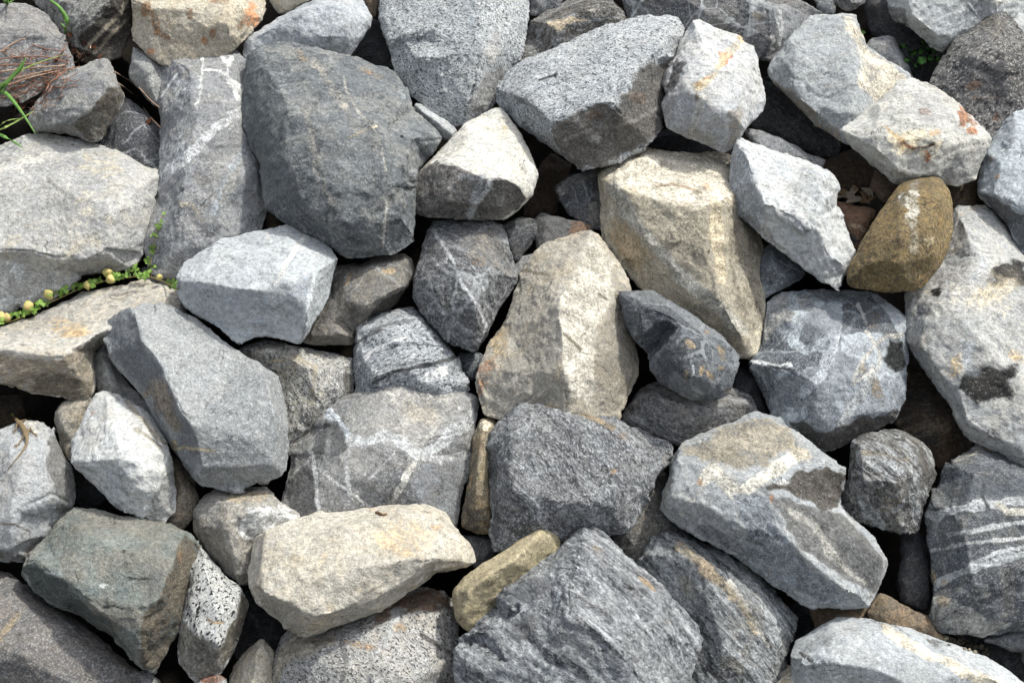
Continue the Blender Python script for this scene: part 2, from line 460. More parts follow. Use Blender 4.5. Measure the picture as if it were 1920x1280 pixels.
def finish_rocks():
    """Turn each rough block into a broken, weathered stone: round the arris, chip it, roughen it, lay its marks."""
    dg = bpy.context.evaluated_depsgraph_get()
    dg.update()
    new = []
    for r in ROCKS:
        new.append(bpy.data.meshes.new_from_object(r['o'].evaluated_get(dg)))
    tot = 0
    for idx, (r, me) in enumerate(zip(ROCKS, new)):
        o = r['o']
        n = len(me.vertices)
        co = np.empty(n * 3); me.vertices.foreach_get('co', co); co = co.reshape(-1, 3)
        # the buried foot of the stone needs no fine mesh: close it with a flat base
        nq = len(me.polygons)
        fv = np.empty(nq * 4, np.int32)
        assert len(me.loops) == nq * 4
        me.loops.foreach_get('vertex_index', fv); fv = fv.reshape(-1, 4)
        keep = (co[fv, 2] > r['cut']).any(1)
        fv = fv[keep]
        e1 = fv.ravel().astype(np.int64); e2 = np.roll(fv, -1, 1).ravel().astype(np.int64)
        key = e1 * n + e2; rev = e2 * n + e1
        bmask = ~np.isin(key, rev)
        b1, b2 = e1[bmask], e2[bmask]
        used = np.unique(fv)
        remap = np.full(n, -1); remap[used] = np.arange(len(used))
        bc = co[np.unique(b1)].mean(0) if len(b1) else co.mean(0)
        co = np.concatenate([co[used], [bc]])
        fan = np.stack([remap[b2], remap[b1], np.full(len(b1), len(used))], 1)
        fq = remap[fv]
        nm = bpy.data.meshes.new('shell')
        nm.vertices.add(len(co)); nm.vertices.foreach_set('co', co.ravel())
        nl = fq.size + fan.size
        nm.loops.add(nl); nm.loops.foreach_set('vertex_index', np.concatenate([fq.ravel(), fan.ravel()]).astype(np.int32))
        nm.polygons.add(len(fq) + len(fan))
        nm.polygons.foreach_set('loop_start', np.concatenate([np.arange(len(fq)) * 4, fq.size + np.arange(len(fan)) * 3]).astype(np.int32))
        nm.update(calc_edges=True)
        bpy.data.meshes.remove(me)
        me = nm
        n = len(me.vertices)
        ne = len(me.edges)
        ed = np.empty(ne * 2, np.int32); me.edges.foreach_get('vertices', ed); ed = ed.reshape(-1, 2)
        deg = np.bincount(ed.ravel(), minlength=n).astype(float)
        def smooth(a):
            s = np.zeros_like(a)
            for k in range(a.shape[1]):
                s[:, k] = np.bincount(ed[:, 0], a[ed[:, 1], k], n) + np.bincount(ed[:, 1], a[ed[:, 0], k], n)
            return s / np.maximum(deg, 1)[:, None]
        for _ in range(r['soft']):
            co = co + .6 * (smooth(co) - co)
        if r['facet'] > 0:
            rs = np.random.RandomState(idx * 7 + 3)
            def normals(c, k):
                me.vertices.foreach_set('co', c.ravel()); me.update()
                a = np.empty(n * 3); me.vertex_normals.foreach_get('vector', a); a = a.reshape(-1, 3)
                for _ in range(k): a = smooth(a)
                return a / np.maximum(np.linalg.norm(a, axis=1), 1e-6)[:, None]
            cell = float(np.clip((.31 * r['size']), .08, .25))
            wv = np.stack([vnoise(co * 9, 7 + idx), vnoise(co * 9, 8 + idx), vnoise(co * 9, 9 + idx)], 1) * .02
            co = co + wv * .35
            co = flatten(co, normals(co, 3), cell, r['facet'], 2.2, rs, 4)
            co = flatten(co, normals(co, 1), cell * .42, r['facet'] * .55, 1.0, rs, 2)
            co = co + .25 * (smooth(co) - co)
        me.vertices.foreach_set('co', co.ravel()); me.update()
        no = np.empty(n * 3); me.vertex_normals.foreach_get('vector', no); no = no.reshape(-1, 3)
        s = 11 + idx * 13
        q = co + idx * 3.7
        ra = r['rough']
        sz = min(1.0, r['size'] / .6 + .25)
        dsp = .005 * sz * ra * fbm(q * 3.2, s, 3)
        wob = np.stack([vnoise(q * 7, s + 50), vnoise(q * 7, s + 51), vnoise(q * 7, s + 52)], 1)
        dsp += .006 * sz * r['chip'] * chips((q + .022 * wob) * 4.2, s + 60)
        dsp += .0048 * sz * r['chip'] * chips((q + .012 * wob) * 12.0, s + 70)
        dsp += .0040 * ra * fbm(q * 21, s + 80, 3, .62)
        # ledges where layers have split off
        ca, sa = math.cos(r['ang']), math.sin(r['ang'])
        t = (-sa * q[:, 0] + ca * q[:, 1]) * 15 + .55 * q[:, 2] * 15 + 1.6 * vnoise(q * 3.1, s + 90) + .5 * vnoise(q * 9, s + 91)
        fr = t - np.floor(t)
        saw = np.minimum(fr / .8, (1 - fr) / .2)
        dsp += (.002 + .011 * r['ledge']) * (saw - .5) * (.5 + .5 * vnoise(q * 2.7, s + 92))
        co = co + no * (dsp + .0015)[:, None]
        me.vertices.foreach_set('co', co.ravel())
        # marks
        mw = np.array(o.matrix_world)
        wc = co @ mw[:3, :3].T + mw[:3, 3]
        rel = wc - np.array(CAM)
        dz = rel @ np.array(FWD)
        u = 960 + (rel @ np.array(EX)) / dz / TAN * 960
        v = 640 - (rel @ np.array(CUP)) / dz / TAN * 960
        rgb = np.zeros((n, 3)); al = np.zeros(n)
        if r['marks']:
            w1 = vnoise(q * 14, s + 95) + .6 * vnoise(q * 31, s + 96); w2 = vnoise(q * 14, s + 97) + .6 * vnoise(q * 31, s + 98)
            for mkk in r['marks']:
                if mkk[0] == 'V':
                    _, pl, w, c, st = mkk; st = min(1.0, st * 1.3); w = max(w, 3.2)
                    amp = min(4.0, .8 + w * .25)
                    dd = seg_dist(u + amp * w1, v + amp * w2, pts(pl))
                    ww = w / 2 * (1 + .35 * w1)
                    a = np.clip((ww + 2.3 - dd) / 2.6, 0, 1) * st
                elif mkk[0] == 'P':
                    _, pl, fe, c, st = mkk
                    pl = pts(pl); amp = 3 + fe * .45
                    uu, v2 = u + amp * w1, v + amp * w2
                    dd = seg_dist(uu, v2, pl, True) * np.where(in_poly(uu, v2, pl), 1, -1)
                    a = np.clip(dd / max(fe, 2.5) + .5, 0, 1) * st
                else:
                    _, x, y, rx, ry, an, c, st = mkk; rx *= 1.15; ry *= 1.15; st *= .85
                    an = math.radians(an)
                    k = min(rx, ry)
                    dx, dy = u - x + .4 * k * w1, v - y + .4 * k * w2
                    e = np.hypot((dx * math.cos(an) + dy * math.sin(an)) / rx, (-dx * math.sin(an) + dy * math.cos(an)) / ry)
                    a = np.clip((1.25 - e) / .55, 0, 1) * st
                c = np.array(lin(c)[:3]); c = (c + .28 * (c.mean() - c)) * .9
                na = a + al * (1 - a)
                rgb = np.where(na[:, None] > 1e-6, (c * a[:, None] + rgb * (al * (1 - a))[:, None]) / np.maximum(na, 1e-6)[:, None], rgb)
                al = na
        ca_ = me.attributes.new('tint', 'FLOAT_COLOR', 'POINT')
        ca_.data.foreach_set('color', np.concatenate([rgb, al[:, None]], 1).astype(np.float32).ravel())
        old = o.data
        o.modifiers.clear()
        o.data = me
        me.name = o.name
        bpy.data.meshes.remove(old)
        me.materials.clear(); me.materials.append(r['mat'])
        me.polygons.foreach_set('use_smooth', np.ones(len(me.polygons), bool))
        me.update()
        tot += len(me.loops) - 2 * len(me.polygons)
    print('rock triangles', tot, 'rocks', len(ROCKS))
# ------------------------------------------------------------------ the rocks, from the top of the bank down
WHT = (222, 224, 222); RUST = (140, 100, 54); LICH = (15, 14, 13); OCH = (196, 168, 112); DK = (84, 85, 87)

rock('weathered grey and tan boulder in the top left corner, under the grass and red stems',
     '-60,10 0,5 53,8 88,24 106,45 125,77 138,106 143,130 110,160 40,198 -60,205', ['-60,60,30 60,50,34 110,85,20 120,120,10', '-60,130,22 60,125,22 100,130,8'],
     z=0, pre='grey', A=(150, 148, 146), B=(118, 118, 120), OchreAmt=.5, rough=1.4, ledge=.6, ang=-5)
rock('grey boulder with dark folded bands on its underside, at the top edge',
     '20,-50 250,-50 247,40 240,75 225,108 195,120 165,97 143,90 120,80 100,45 80,24', ['205,-40,60 205,0,55 170,35,45 140,60,25 128,85,0', '90,-10,30 130,5,36'],
     z=-20, pre='gneiss', A=(160, 158, 152), B=(108, 104, 98), ang=42, Band=.6, ledge=.8,
     marks=[('P', '212,-40 250,-40 248,70 225,110 195,118 165,95 146,85 150,66 178,42 205,5', 6, (60, 54, 46), .85), ('V', '160,92 190,60 225,25 240,0', 5, (160, 150, 128), .8), ('V', '176,100 205,70 235,40', 4, (150, 138, 116), .7)])  # underside: dark folded bands, with its shadow painted in as well
rock('pale block streaked with orange rust at the top edge',
     '246,-50 246,5 249,40 244,65 253,82 268,98 287,112 303,122 340,134 400,124 436,94 460,74 492,40 497,15 498,-50',
     ['246,8,30 285,15,44 355,20,50 420,18,52 428,28,50', '428,28,50 430,60,44 436,92,10', '246,-50,5 300,-50,10 420,-50,12 498,-50,-10'], z=20, pre='cream', A=(205, 198, 180), B=(170, 162, 146), ang=50,
     marks=[('E', 272, 18, 8, 14, 20, RUST, .8), ('E', 290, 42, 8, 24, -15, RUST, .7), ('E', 305, 64, 16, 7, 35, RUST, .6), ('E', 358, 27, 6, 10, 0, RUST, .7), ('E', 400, 60, 8, 9, 0, (150, 100, 50), .8),
            ('E', 382, 78, 7, 7, 0, (170, 110, 50), .7), ('E', 415, 3, 20, 5, 0, RUST, .6), ('E', 470, 30, 14, 22, 20, (200, 130, 62), .75), ('E', 450, 45, 5, 12, 10, RUST, .7), ('E', 284, 98, 8, 7, 0, (178, 116, 60), .6)])
rock('small cream stone cut by the top edge, right of the rust marked block', '496,-50 505,8 515,22 527,27 560,12 582,0 600,-50', ['505,-10,20 540,0,26 570,-15,20'], z=0, pre='cream', name='stone')
rock('grey white wedge boulder above the big dark boulder',
     '455,88 466,68 500,48 529,29 570,8 604,-4 635,-22 665,-20 679,0 698,29 699,44 688,66 670,85 657,106 620,120 540,116 470,116 452,104',
     ['466,76,16 520,48,34 570,22,44 606,8,50', '606,8,50 622,32,50 612,70,46 614,108,10', '640,10,46 652,40,48 655,70,36 657,104,0'], z=10, pre='light', A=(190, 195, 200), B=(160, 166, 172), ang=-30)
rock('dark rock deep in the gap right of the grey white wedge', '640,60 690,30 702,38 720,45 735,90 745,135 720,128 690,122 655,108', z=-110, pre='black', name='rock')
rock('dark brown rock at the top edge left of the salt and pepper boulder', '672,-40 722,-40 716,10 708,36 695,34 680,5', z=-40, pre='soilrock', name='rock')
rock('big salt and pepper granite boulder at the top edge with two worn ledges',
     '718,-50 715,0 708,32 718,61 732,88 739,125 746,141 765,162 770,181 784,194 803,207 832,226 850,240 875,236 905,215 928,195 930,170 949,138 977,114 984,88 989,50 994,24 993,-50',
     ['726,74,24 760,68,40 785,62,46 806,50,48', '730,86,10 765,82,28 800,70,38', '789,112,44 832,112,52 862,90,56', '800,124,32 836,124,42 868,102,50', '905,-40,60 900,60,62 895,130,52 880,190,30', '962,20,30 958,80,26'],
     z=0, pre='granite', Mottle=.15, ang=-30, marks=[('P', '905,140 935,120 950,135 928,170 926,195 900,216 880,205 895,170', 8, (150, 150, 148), .7), ('E', 925, 90, 12, 34, 15, (168, 166, 160), .6), ('E', 880, 20, 10, 60, -8, (120, 134, 146), .35)])  # first patch: cast shadow of the neighbouring boulder, painted on
rock('grey rock at the top edge between the salt and pepper boulder and the slate', '988,-50 1070,-50 1052,10 1010,30 994,30', z=-20, pre='dark', name='rock', A=(130, 130, 130))
rock('brown grey striped slate boulder with a tan patch behind the speckled grey boulder',
     '995,42 1008,27 1053,8 1090,-14 1125,-14 1154,8 1168,22 1180,38 1165,56 1125,66 1069,85 1026,100 975,120 976,106 989,53',
     ['1000,40,20 1035,45,36 1090,20,36 1150,16,22', '1035,45,36 1045,70,30 1030,95,6'], z=-20, pre='gneiss', A=(118, 112, 104), B=(88, 84, 78), ang=18, Band=.6, ledge=.8,
     marks=[('P', '1026,42 1050,35 1075,30 1085,36 1105,33 1095,40 1070,46 1045,55 1030,52', 4, (206, 186, 152), .85), ('E', 1118, 20, 12, 4, 5, (170, 164, 152), .7)])
rock('large dark veined boulder at the top edge above the pale rust flecked boulder',
     '1152,-50 1420,-50 1488,-30 1492,0 1514,8 1530,14 1548,27 1522,40 1500,60 1480,82 1452,118 1424,112 1390,110 1330,80 1280,85 1230,60 1180,50',
     ['1180,-10,20 1290,0,44 1340,30,40 1390,60,20', '1340,-45,30 1390,-10,40 1440,20,46 1490,10,26', '1440,20,46 1446,70,30 1440,110,0'], z=-20, pre='dark', A=(112, 112, 114), B=(84, 85, 88), Vein=.8, Shard=.5, ang=-35,
     marks=[('V', '1463,22 1466,45 1463,70 1461,95', 4, (176, 178, 178), .8), ('V', '1448,70 1452,85 1440,102', 7, (180, 180, 178), .6), ('E', 1422, 30, 14, 9, 20, (140, 130, 112), .6), ('P', '1444,18 1452,15 1458,70 1448,70', 3, (70, 76, 84), .6)])
rock('brown rock at the top edge behind the dark veined boulder', '1365,-50 1505,-50 1500,-6 1440,2 1400,12 1372,2', z=-50, pre='soilrock', A=(126, 118, 104), name='rock')
rock('small grey stone at the top edge right of the dark veined boulder', '1526,0 1540,-12 1562,-12 1566,8 1562,28 1546,28 1532,16', z=-30, pre='dark', name='stone')
rock('dark grey rock cut by the top edge above the dark gap with green leaves', '1556,-50 1558,0 1573,16 1584,22 1600,20 1617,11 1626,0 1632,-50', ['1575,-20,20 1600,5,20'], z=-30, pre='grey', A=(122, 122, 122), B=(96, 96, 98), name='rock')
rock('large pale boulder in the top right corner behind the dark mottled boulder',
     '1668,-50 1663,0 1665,22 1675,38 1700,46 1712,49 1717,60 1730,76 1747,89 1768,97 1790,90 1812,76 1850,50 1880,50 1940,80 1960,-50',
     ['1700,-50,40 1702,0,44 1702,30,30 1714,49,5', '1720,40,44 1760,66,40 1790,60,36', '1735,-20,56 1800,0,60 1860,-10,50'], z=0, pre='light', A=(192, 196, 197), B=(160, 165, 168), ledge=.5, rough=1.3, ang=20,
     marks=[('P', '1664,10 1676,14 1700,22 1702,46 1675,38 1665,24', 5, (96, 96, 96), .7), ('E', 1880, 0, 30, 8, -10, (206, 190, 150), .4)])
rock('dark mottled boulder with rusty patches at the right edge above the rusty white block',
     '1874,20 1885,22 1898,33 1909,49 1930,70 1945,100 1945,200 1925,215 1895,240 1870,262 1850,268 1800,225 1760,186 1738,165 1749,135 1763,114 1779,92 1801,70 1841,41 1860,24',
     ['1874,24,10 1860,60,40 1820,110,46 1790,150,26', '1860,60,40 1890,120,46 1895,180,24'], z=20, pre='granite', Mottle=.15, A=(120, 120, 120), B=(78, 78, 80), light=(206, 204, 196), dark=(46, 46, 50), SpeckD=.9, SpeckL=.55, ang=30, rough=1.5, SpeckScale=60,
     marks=[('E', 1866, 50, 20, 24, 0, (120, 110, 92), .5), ('P', '1825,120 1870,118 1890,140 1905,170 1880,190 1840,170', 12, (84, 84, 86), .5), ('E', 1826, 160, 14, 9, 0, (128, 90, 58), .6), ('E', 1868, 222, 8, 8, 0, (130, 84, 50), .6), ('E', 1850, 182, 26, 5, 0, (120, 90, 64), .4)])
rock('small pale grey boulder half hidden behind the tall grey boulder, left of the green leaves', '1612,96 1636,73 1665,68 1674,70 1692,100 1706,127 1716,155 1690,165 1640,140', ['1630,85,20 1668,80,26 1690,120,20'], z=-30, pre='grey', A=(156, 158, 160), name='rock')
rock('tall grey boulder with a tan right face, upper right, behind the rusty white block',
     '1595,24 1606,30 1614,54 1623,81 1630,90 1652,106 1679,122 1715,146 1712,190 1670,225 1620,260 1588,272 1570,264 1540,240 1500,205 1480,186 1452,158 1442,141 1445,119 1457,100 1484,68 1489,57 1511,38 1527,30 1562,28',
     ['1488,64,24 1490,110,40 1488,172,30', '1570,36,20 1592,70,38 1604,110,46 1606,140,46 1594,205,44', '1488,172,30 1524,206,24 1560,236,22 1594,252,18'], z=20, pre='light', A=(166, 171, 173), B=(146, 151, 154), ang=30, ty=-.06,
     marks=[('P', '1573,30 1602,30 1626,88 1708,146 1690,180 1640,205 1612,160 1618,120 1598,70', 8, (202, 192, 168), .75), ('E', 1550, 160, 5, 5, 0, (150, 128, 96), .7), ('P', '1446,150 1490,176 1530,210 1585,256 1586,272 1560,262 1500,212 1470,188', 6, (126, 112, 90), .55)])
rock('dark rock in the shaded gap under the tall grey boulder', '1420,150 1445,142 1470,165 1500,190 1535,228 1580,266 1572,300 1500,282 1450,262 1402,244 1424,205', z=-120, pre='black', name='rock', Band=.4, ang=-50)
rock('thin grey rock showing along the top of the pale blue white boulder', '1392,248 1403,240 1422,243 1433,246 1460,258 1492,275 1520,293 1548,300 1545,322 1480,312 1415,282', z=-10, pre='grey', name='rock', A=(150, 153, 156), B=(110, 112, 115))
rock('rusty white block with a grey lower edge, upper right, leaning on the tall grey boulder',
     '1574,242 1633,200 1671,171 1676,157 1701,146 1720,144 1752,159 1785,184 1820,217 1862,260 1858,273 1839,311 1832,336 1800,348 1765,349 1720,340 1698,344 1682,346 1644,315 1600,276',
     ['1574,242,20 1617,264,44 1652,286,50 1684,322,44 1706,332,20', '1706,332,20 1745,322,30 1790,290,36 1830,262,30 1860,262,10', '1650,210,34 1690,190,40 1740,190,44 1790,216,40', '1640,252,54 1700,262,64 1760,262,58'], z=60, pre='white', A=(206, 206, 202), B=(178, 178, 172), ang=25, ledge=.5, rough=1.2,
     marks=[('E', 1733, 210, 11, 7, 0, (156, 100, 60), .8), ('P', '1796,200 1812,208 1835,236 1812,228 1806,240 1796,236', 5, (160, 104, 58), .85), ('E', 1823, 245, 10, 6, 0, (170, 108, 50), .85), ('E', 1738, 295, 9, 7, 0, (176, 106, 44), .85), ('E', 1692, 268, 7, 10, 0, (190, 128, 64), .7),
            ('P', '1660,250 1720,240 1770,262 1772,290 1738,305 1695,290 1662,272', 16, (208, 192, 152), .5), ('E', 1755, 250, 12, 6, 0, (190, 150, 96), .5), ('V', '1688,260 1700,272 1714,277', 4, (150, 92, 46), .8), ('V', '1734,283 1742,292 1738,302', 5, (160, 92, 40), .85), ('V', '1712,278 1734,276 1752,270', 3, (96, 74, 54), .7), ('V', '1658,238 1690,262 1694,280', 4, (196, 166, 108), .6), ('P', '1712,176 1745,172 1775,190 1785,215 1760,235 1720,232 1700,205', 12, (158, 158, 158), .55), ('P', '1760,318 1800,292 1856,268 1836,330 1770,346 1722,338 1726,328', 8, (134, 134, 132), .6), ('E', 1800, 176, 26, 10, 40, (214, 198, 158), .5)])
rock('pale blue grey boulder at the right edge below the dark mottled boulder',
     '1945,178 1920,187 1894,202 1882,217 1874,236 1862,260 1850,287 1841,311 1835,345 1833,370 1844,378 1866,397 1888,418 1896,443 1909,459 1925,480 1945,486',
     ['1835,352,14 1866,366,36 1900,384,40 1945,404,40', '1852,292,20 1880,305,40 1945,316,50', '1896,206,10 1912,240,36 1945,250,40'], z=20, pre='blue', A=(186, 194, 199), B=(158, 167, 174), Vein=.2, SpeckD=.5, ang=10,
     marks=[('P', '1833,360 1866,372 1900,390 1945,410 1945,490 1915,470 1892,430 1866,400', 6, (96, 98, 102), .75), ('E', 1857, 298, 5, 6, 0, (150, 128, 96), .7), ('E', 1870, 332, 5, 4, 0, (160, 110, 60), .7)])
rock('white faced boulder with a bluish left flank leaning over the cream block, right of centre',
     '1380,258 1400,262 1432,274 1470,287 1508,298 1541,310 1562,325 1574,340 1575,350 1567,372 1568,391 1579,410 1590,435 1600,456 1607,472 1603,496 1584,518 1577,548 1560,541 1541,530 1516,512 1500,502 1481,485 1460,468 1441,453 1424,442 1408,424 1396,415 1382,398 1380,380 1370,371 1366,352 1372,310',
     ['1380,260,20 1402,300,44 1420,345,54 1432,385,50 1440,440,10', '1450,388,50 1480,402,48 1508,430,44', '1458,402,36 1484,416,32 1508,438,34', '1540,330,40 1546,370,50 1530,415,46 1560,480,30'], z=70, pre='white', A=(198, 201, 202), B=(176, 181, 184), ang=-50, ledge=.4, ty=-.05, rough=1.2,
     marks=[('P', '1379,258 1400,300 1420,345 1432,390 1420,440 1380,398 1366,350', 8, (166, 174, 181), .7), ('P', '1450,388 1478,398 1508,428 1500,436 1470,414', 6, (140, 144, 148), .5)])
rock('small blue grey rock wedged under the tip of the white faced boulder',
     '1440,458 1449,454 1476,472 1500,500 1510,512 1503,523 1484,532 1454,548 1436,562 1424,546 1417,521 1420,497 1430,472', ['1425,515,10 1450,500,30 1470,520,24 1500,514,6', '1450,500,30 1450,470,16'], z=0, pre='blue', A=(118, 124, 131), B=(86, 92, 99), name='rock')
rock('brown stained rounded boulder resting on the pale lichen spotted boulder',
     '1749,330 1763,334 1779,351 1786,370 1789,399 1787,426 1779,462 1766,494 1749,518 1733,536 1715,547 1687,549 1644,547 1606,543 1590,535 1586,525 1595,500 1606,472 1622,437 1638,410 1663,375 1687,348 1706,337 1730,331',
     ['1596,520,16 1630,490,40 1690,496,48 1750,480,30 1772,465,10', '1700,360,30 1690,410,62 1660,450,58 1690,450,62 1740,430,52 1755,380,40', '1730,350,20'], z=90, pre='brown', facet=.3, soft=6, chip=.25, rough=.8, ang=80,
     marks=[('E', 1712, 390, 12, 44, 6, (196, 192, 176), .7), ('E', 1693, 375, 10, 14, 0, (214, 212, 200), .6), ('E', 1712, 450, 10, 30, 0, (170, 160, 132), .6), ('E', 1745, 450, 12, 12, 0, (176, 160, 116), .5), ('E', 1680, 455, 16, 12, 20, (74, 60, 40), .5), ('E', 1720, 345, 40, 16, 10, (92, 78, 56), .4)])
rock('big pale boulder with black lichen patches at the right edge',
     '1790,386 1817,384 1849,383 1866,397 1888,416 1892,437 1906,456 1918,480 1950,505 1950,880 1920,873 1882,853 1847,842 1822,829 1801,810 1793,788 1790,766 1768,745 1752,720 1738,698 1711,674 1702,647 1698,602 1697,570 1700,545 1725,520 1755,480 1770,430',
     ['1706,560,10 1724,600,34 1732,655,36 1758,700,36 1798,735,36 1808,780,34 1850,815,30 1920,845,26', '1800,420,30 1830,470,44 1812,510,46 1850,540,54', '1780,560,54 1830,640,66 1880,700,62 1945,720,60', '1880,450,20 1900,520,50 1945,560,54'], z=10, pre='white', A=(186, 187, 184), B=(162, 164, 165), OchreAmt=.35, ochre=(206, 190, 152), ang=-30, rough=1.2,
     marks=[('P', '1856,512 1862,500 1880,495 1892,486 1905,492 1924,490 1930,530 1912,545 1900,540 1888,530 1878,536 1858,536', 9, LICH, .84), ('E', 1894, 512, 18, 14, 20, (90, 80, 66), .5), ('E', 1862, 548, 40, 16, -20, (222, 204, 164), .5),
            ('P', '1744,546 1752,540 1764,542 1766,550 1756,557 1746,555', 3, (40, 37, 33), .95), ('P', '1797,702 1812,690 1850,684 1872,690 1903,688 1905,702 1895,712 1906,735 1898,752 1870,750 1845,760 1830,756 1808,738 1798,722', 12, LICH, .84), ('E', 1850, 716, 28, 20, 0, (80, 76, 68), .45),
            ('E', 1790, 690, 10, 24, 20, (212, 184, 128), .6), ('E', 1906, 670, 16, 10, 30, (220, 184, 120), .6), ('E', 1850, 560, 60, 30, 0, (212, 196, 160), .35), ('P', '1797,560 1830,500 1845,470 1850,500 1820,560 1830,700 1800,700', 20, (168, 176, 182), .4)])
rock('dark brown rock deep in the gap left of the pale lichen spotted boulder', '1695,680 1740,695 1775,740 1800,780 1812,815 1835,832 1800,862 1760,880 1730,850 1690,815 1675,790 1690,745', ['1700,760,10 1740,770,30 1790,800,20', '1730,800,24 1770,840,10'], z=-100, pre='soilrock', A=(96, 88, 78), B=(66, 62, 56), name='rock', Band=.4)
rock('boulder of blue and white veined marble look with dark crusted foot, right of centre',
     '1432,590 1440,562 1452,551 1490,545 1540,541 1580,546 1620,545 1640,550 1670,570 1692,590 1697,620 1701,655 1699,688 1699,728 1698,747 1687,766 1679,788 1660,801 1617,815 1590,829 1552,847 1535,841 1508,826 1480,812 1460,795 1443,778 1435,745 1424,715 1412,699 1403,685 1405,677 1416,669 1430,650 1432,620',
     ['1405,680,20 1460,688,46 1520,670,54 1530,610,46 1510,555,6', '1470,790,6 1510,788,30 1560,795,36 1610,782,36 1660,760,24 1690,745,6', '1570,560,14 1600,620,46 1640,640,50 1620,700,54', '1650,565,10 1660,610,36 1690,625,10', '1540,730,54'], z=10, pre='blue', A=(150, 157, 164), B=(112, 119, 126), Vein=.35, Shard=1, SpeckD=.45, ang=65, Mottle=.5,
     marks=[('P', '1432,592 1450,552 1520,552 1505,580 1470,610 1435,640', 8, (168, 166, 160), .6), ('V', '1405,678 1430,680 1462,686 1482,684', 6, (206, 210, 212), .9), ('V', '1480,550 1500,590 1490,640 1510,660 1570,620', 15, (168, 180, 188), .7), ('V', '1568,620 1560,660 1545,700 1500,740', 16, (166, 175, 182), .7), ('V', '1608,570 1622,606', 6, (192, 192, 186), .7),
            ('V', '1625,622 1640,645 1610,690 1602,710', 6, (192, 190, 180), .75), ('V', '1640,645 1662,630 1690,628', 7, (192, 190, 180), .75), ('V', '1640,645 1650,665 1648,690', 7, (190, 190, 182), .6), ('V', '1640,690 1620,730 1596,760 1580,800', 18, (170, 174, 175), .6), ('V', '1600,720 1640,690', 5, (200, 198, 188), .7),
            ('P', '1660,640 1676,634 1697,642 1698,690 1686,700 1672,685 1658,670', 9, LICH, .9), ('P', '1480,790 1510,792 1530,805 1552,808 1590,800 1620,780 1660,780 1680,762 1690,768 1678,792 1617,817 1552,848 1510,828', 6, (62, 57, 50), .8), ('E', 1646, 735, 10, 30, -20, (128, 112, 86), .6), ('E', 1636, 598, 12, 20, -10, (110, 98, 80), .55), ('E', 1617, 690, 6, 10, 20, (150, 132, 100), .7),
            ('P', '1500,600 1545,570 1585,590 1570,640 1520,670 1515,630', 8, (104, 112, 120), .5), ('P', '1570,650 1620,690 1600,740 1560,700', 10, (118, 126, 132), .4)])
rock('dark rock in the shade left of the blue and white veined boulder', '1378,690 1405,688 1424,715 1438,760 1445,785 1418,775 1400,750 1376,735', z=-50, pre='black', name='rock', A=(76, 80, 86))
rock('banded grey and brown boulder left of the dark boulder with slanting stripes',
     '1595,829 1603,820 1633,810 1665,803 1693,807 1720,820 1739,839 1749,864 1752,894 1749,912 1736,929 1733,967 1730,989 1720,1000 1687,1001 1668,997 1644,990 1611,981 1590,967 1573,956 1568,945 1576,926 1589,891 1592,858',
     ['1598,832,10 1618,838,40 1612,880,52 1588,950,16', '1618,838,40 1665,838,44 1704,836,40 1722,880,36 1730,935,10', '1620,900,60 1690,905,62 1684,985,16'], z=10, pre='gneiss', Band=.9, A=(124, 122, 116), B=(84, 85, 88), ang=-55, ledge=.8,
     marks=[('P', '1690,812 1726,840 1748,880 1740,925 1725,900 1712,850', 8, (86, 80, 70), .5), ('V', '1615,850 1650,852 1700,862', 8, (152, 144, 126), .6), ('E', 1680, 930, 22, 34, 20, (148, 134, 106), .4)])
rock('dark boulder with pale slanting stripes at the right edge',
     '1774,866 1800,850 1828,836 1850,845 1893,858 1950,888 1950,1190 1909,1178 1871,1191 1847,1195 1828,1188 1793,1191 1764,1188 1750,1176 1740,1151 1747,1124 1752,1102 1747,1075 1741,1029 1739,994 1735,967 1736,945 1744,926 1758,922 1766,907',
     ['1780,872,20 1830,880,40 1900,890,44 1950,915,44', '1745,950,24 1800,960,48 1880,950,56 1950,960,56', '1765,1120,26 1830,1110,48 1950,1060,56', '1760,1130,24 1850,1170,20 1950,1160,20'], z=10, pre='dark', A=(98, 102, 107), B=(76, 80, 86), ang=13, ledge=.9, Film=.3, Vein=.2,
     marks=[('V', '1736,962 1760,966 1790,956 1830,948 1870,945 1930,935', 14, (172, 176, 178), .8), ('V', '1870,945 1890,962 1930,958', 10, (180, 176, 164), .8), ('V', '1780,1000 1820,996 1870,985 1930,978', 7, (170, 174, 175), .8), ('V', '1745,1032 1790,1022 1840,1015 1890,1008 1930,1005', 6, (176, 178, 178), .8), ('V', '1750,1100 1785,1080 1830,1064 1880,1050 1930,1030', 13, (166, 172, 174), .8), ('V', '1820,1058 1870,1036 1930,1020', 6, (170, 174, 176), .7),
            ('P', '1752,1120 1790,1124 1830,1150 1900,1170 1850,1194 1790,1190 1750,1176', 8, (158, 158, 152), .75), ('E', 1770, 1128, 10, 9, 0, (160, 140, 104), .7), ('E', 1751, 1080, 5, 10, 0, (176, 152, 108), .8), ('E', 1770, 1092, 5, 4, 0, (180, 154, 106), .8), ('V', '1845,905 1842,930 1852,950', 4, (52, 52, 54), .8), ('P', '1782,866 1828,838 1850,847 1800,866', 4, (180, 172, 150), .5), ('P', '1765,905 1800,885 1880,895 1945,905 1945,935 1850,930 1770,945', 10, (80, 87, 95), .6)])
rock('narrow dark rock standing in the gap left of the dark striped boulder', '1684,1000 1705,996 1738,998 1746,1040 1752,1092 1745,1145 1733,1150 1711,1140 1686,1132 1684,1075 1690,1035', z=-50, pre='black', name='rock', A=(92, 92, 92))
rock('low brown rock under the lower tip of the pale V marked boulder', '1515,1136 1560,1132 1640,1135 1655,1165 1600,1180 1530,1185', z=-30, pre='soilrock', name='rock', A=(130, 112, 88))
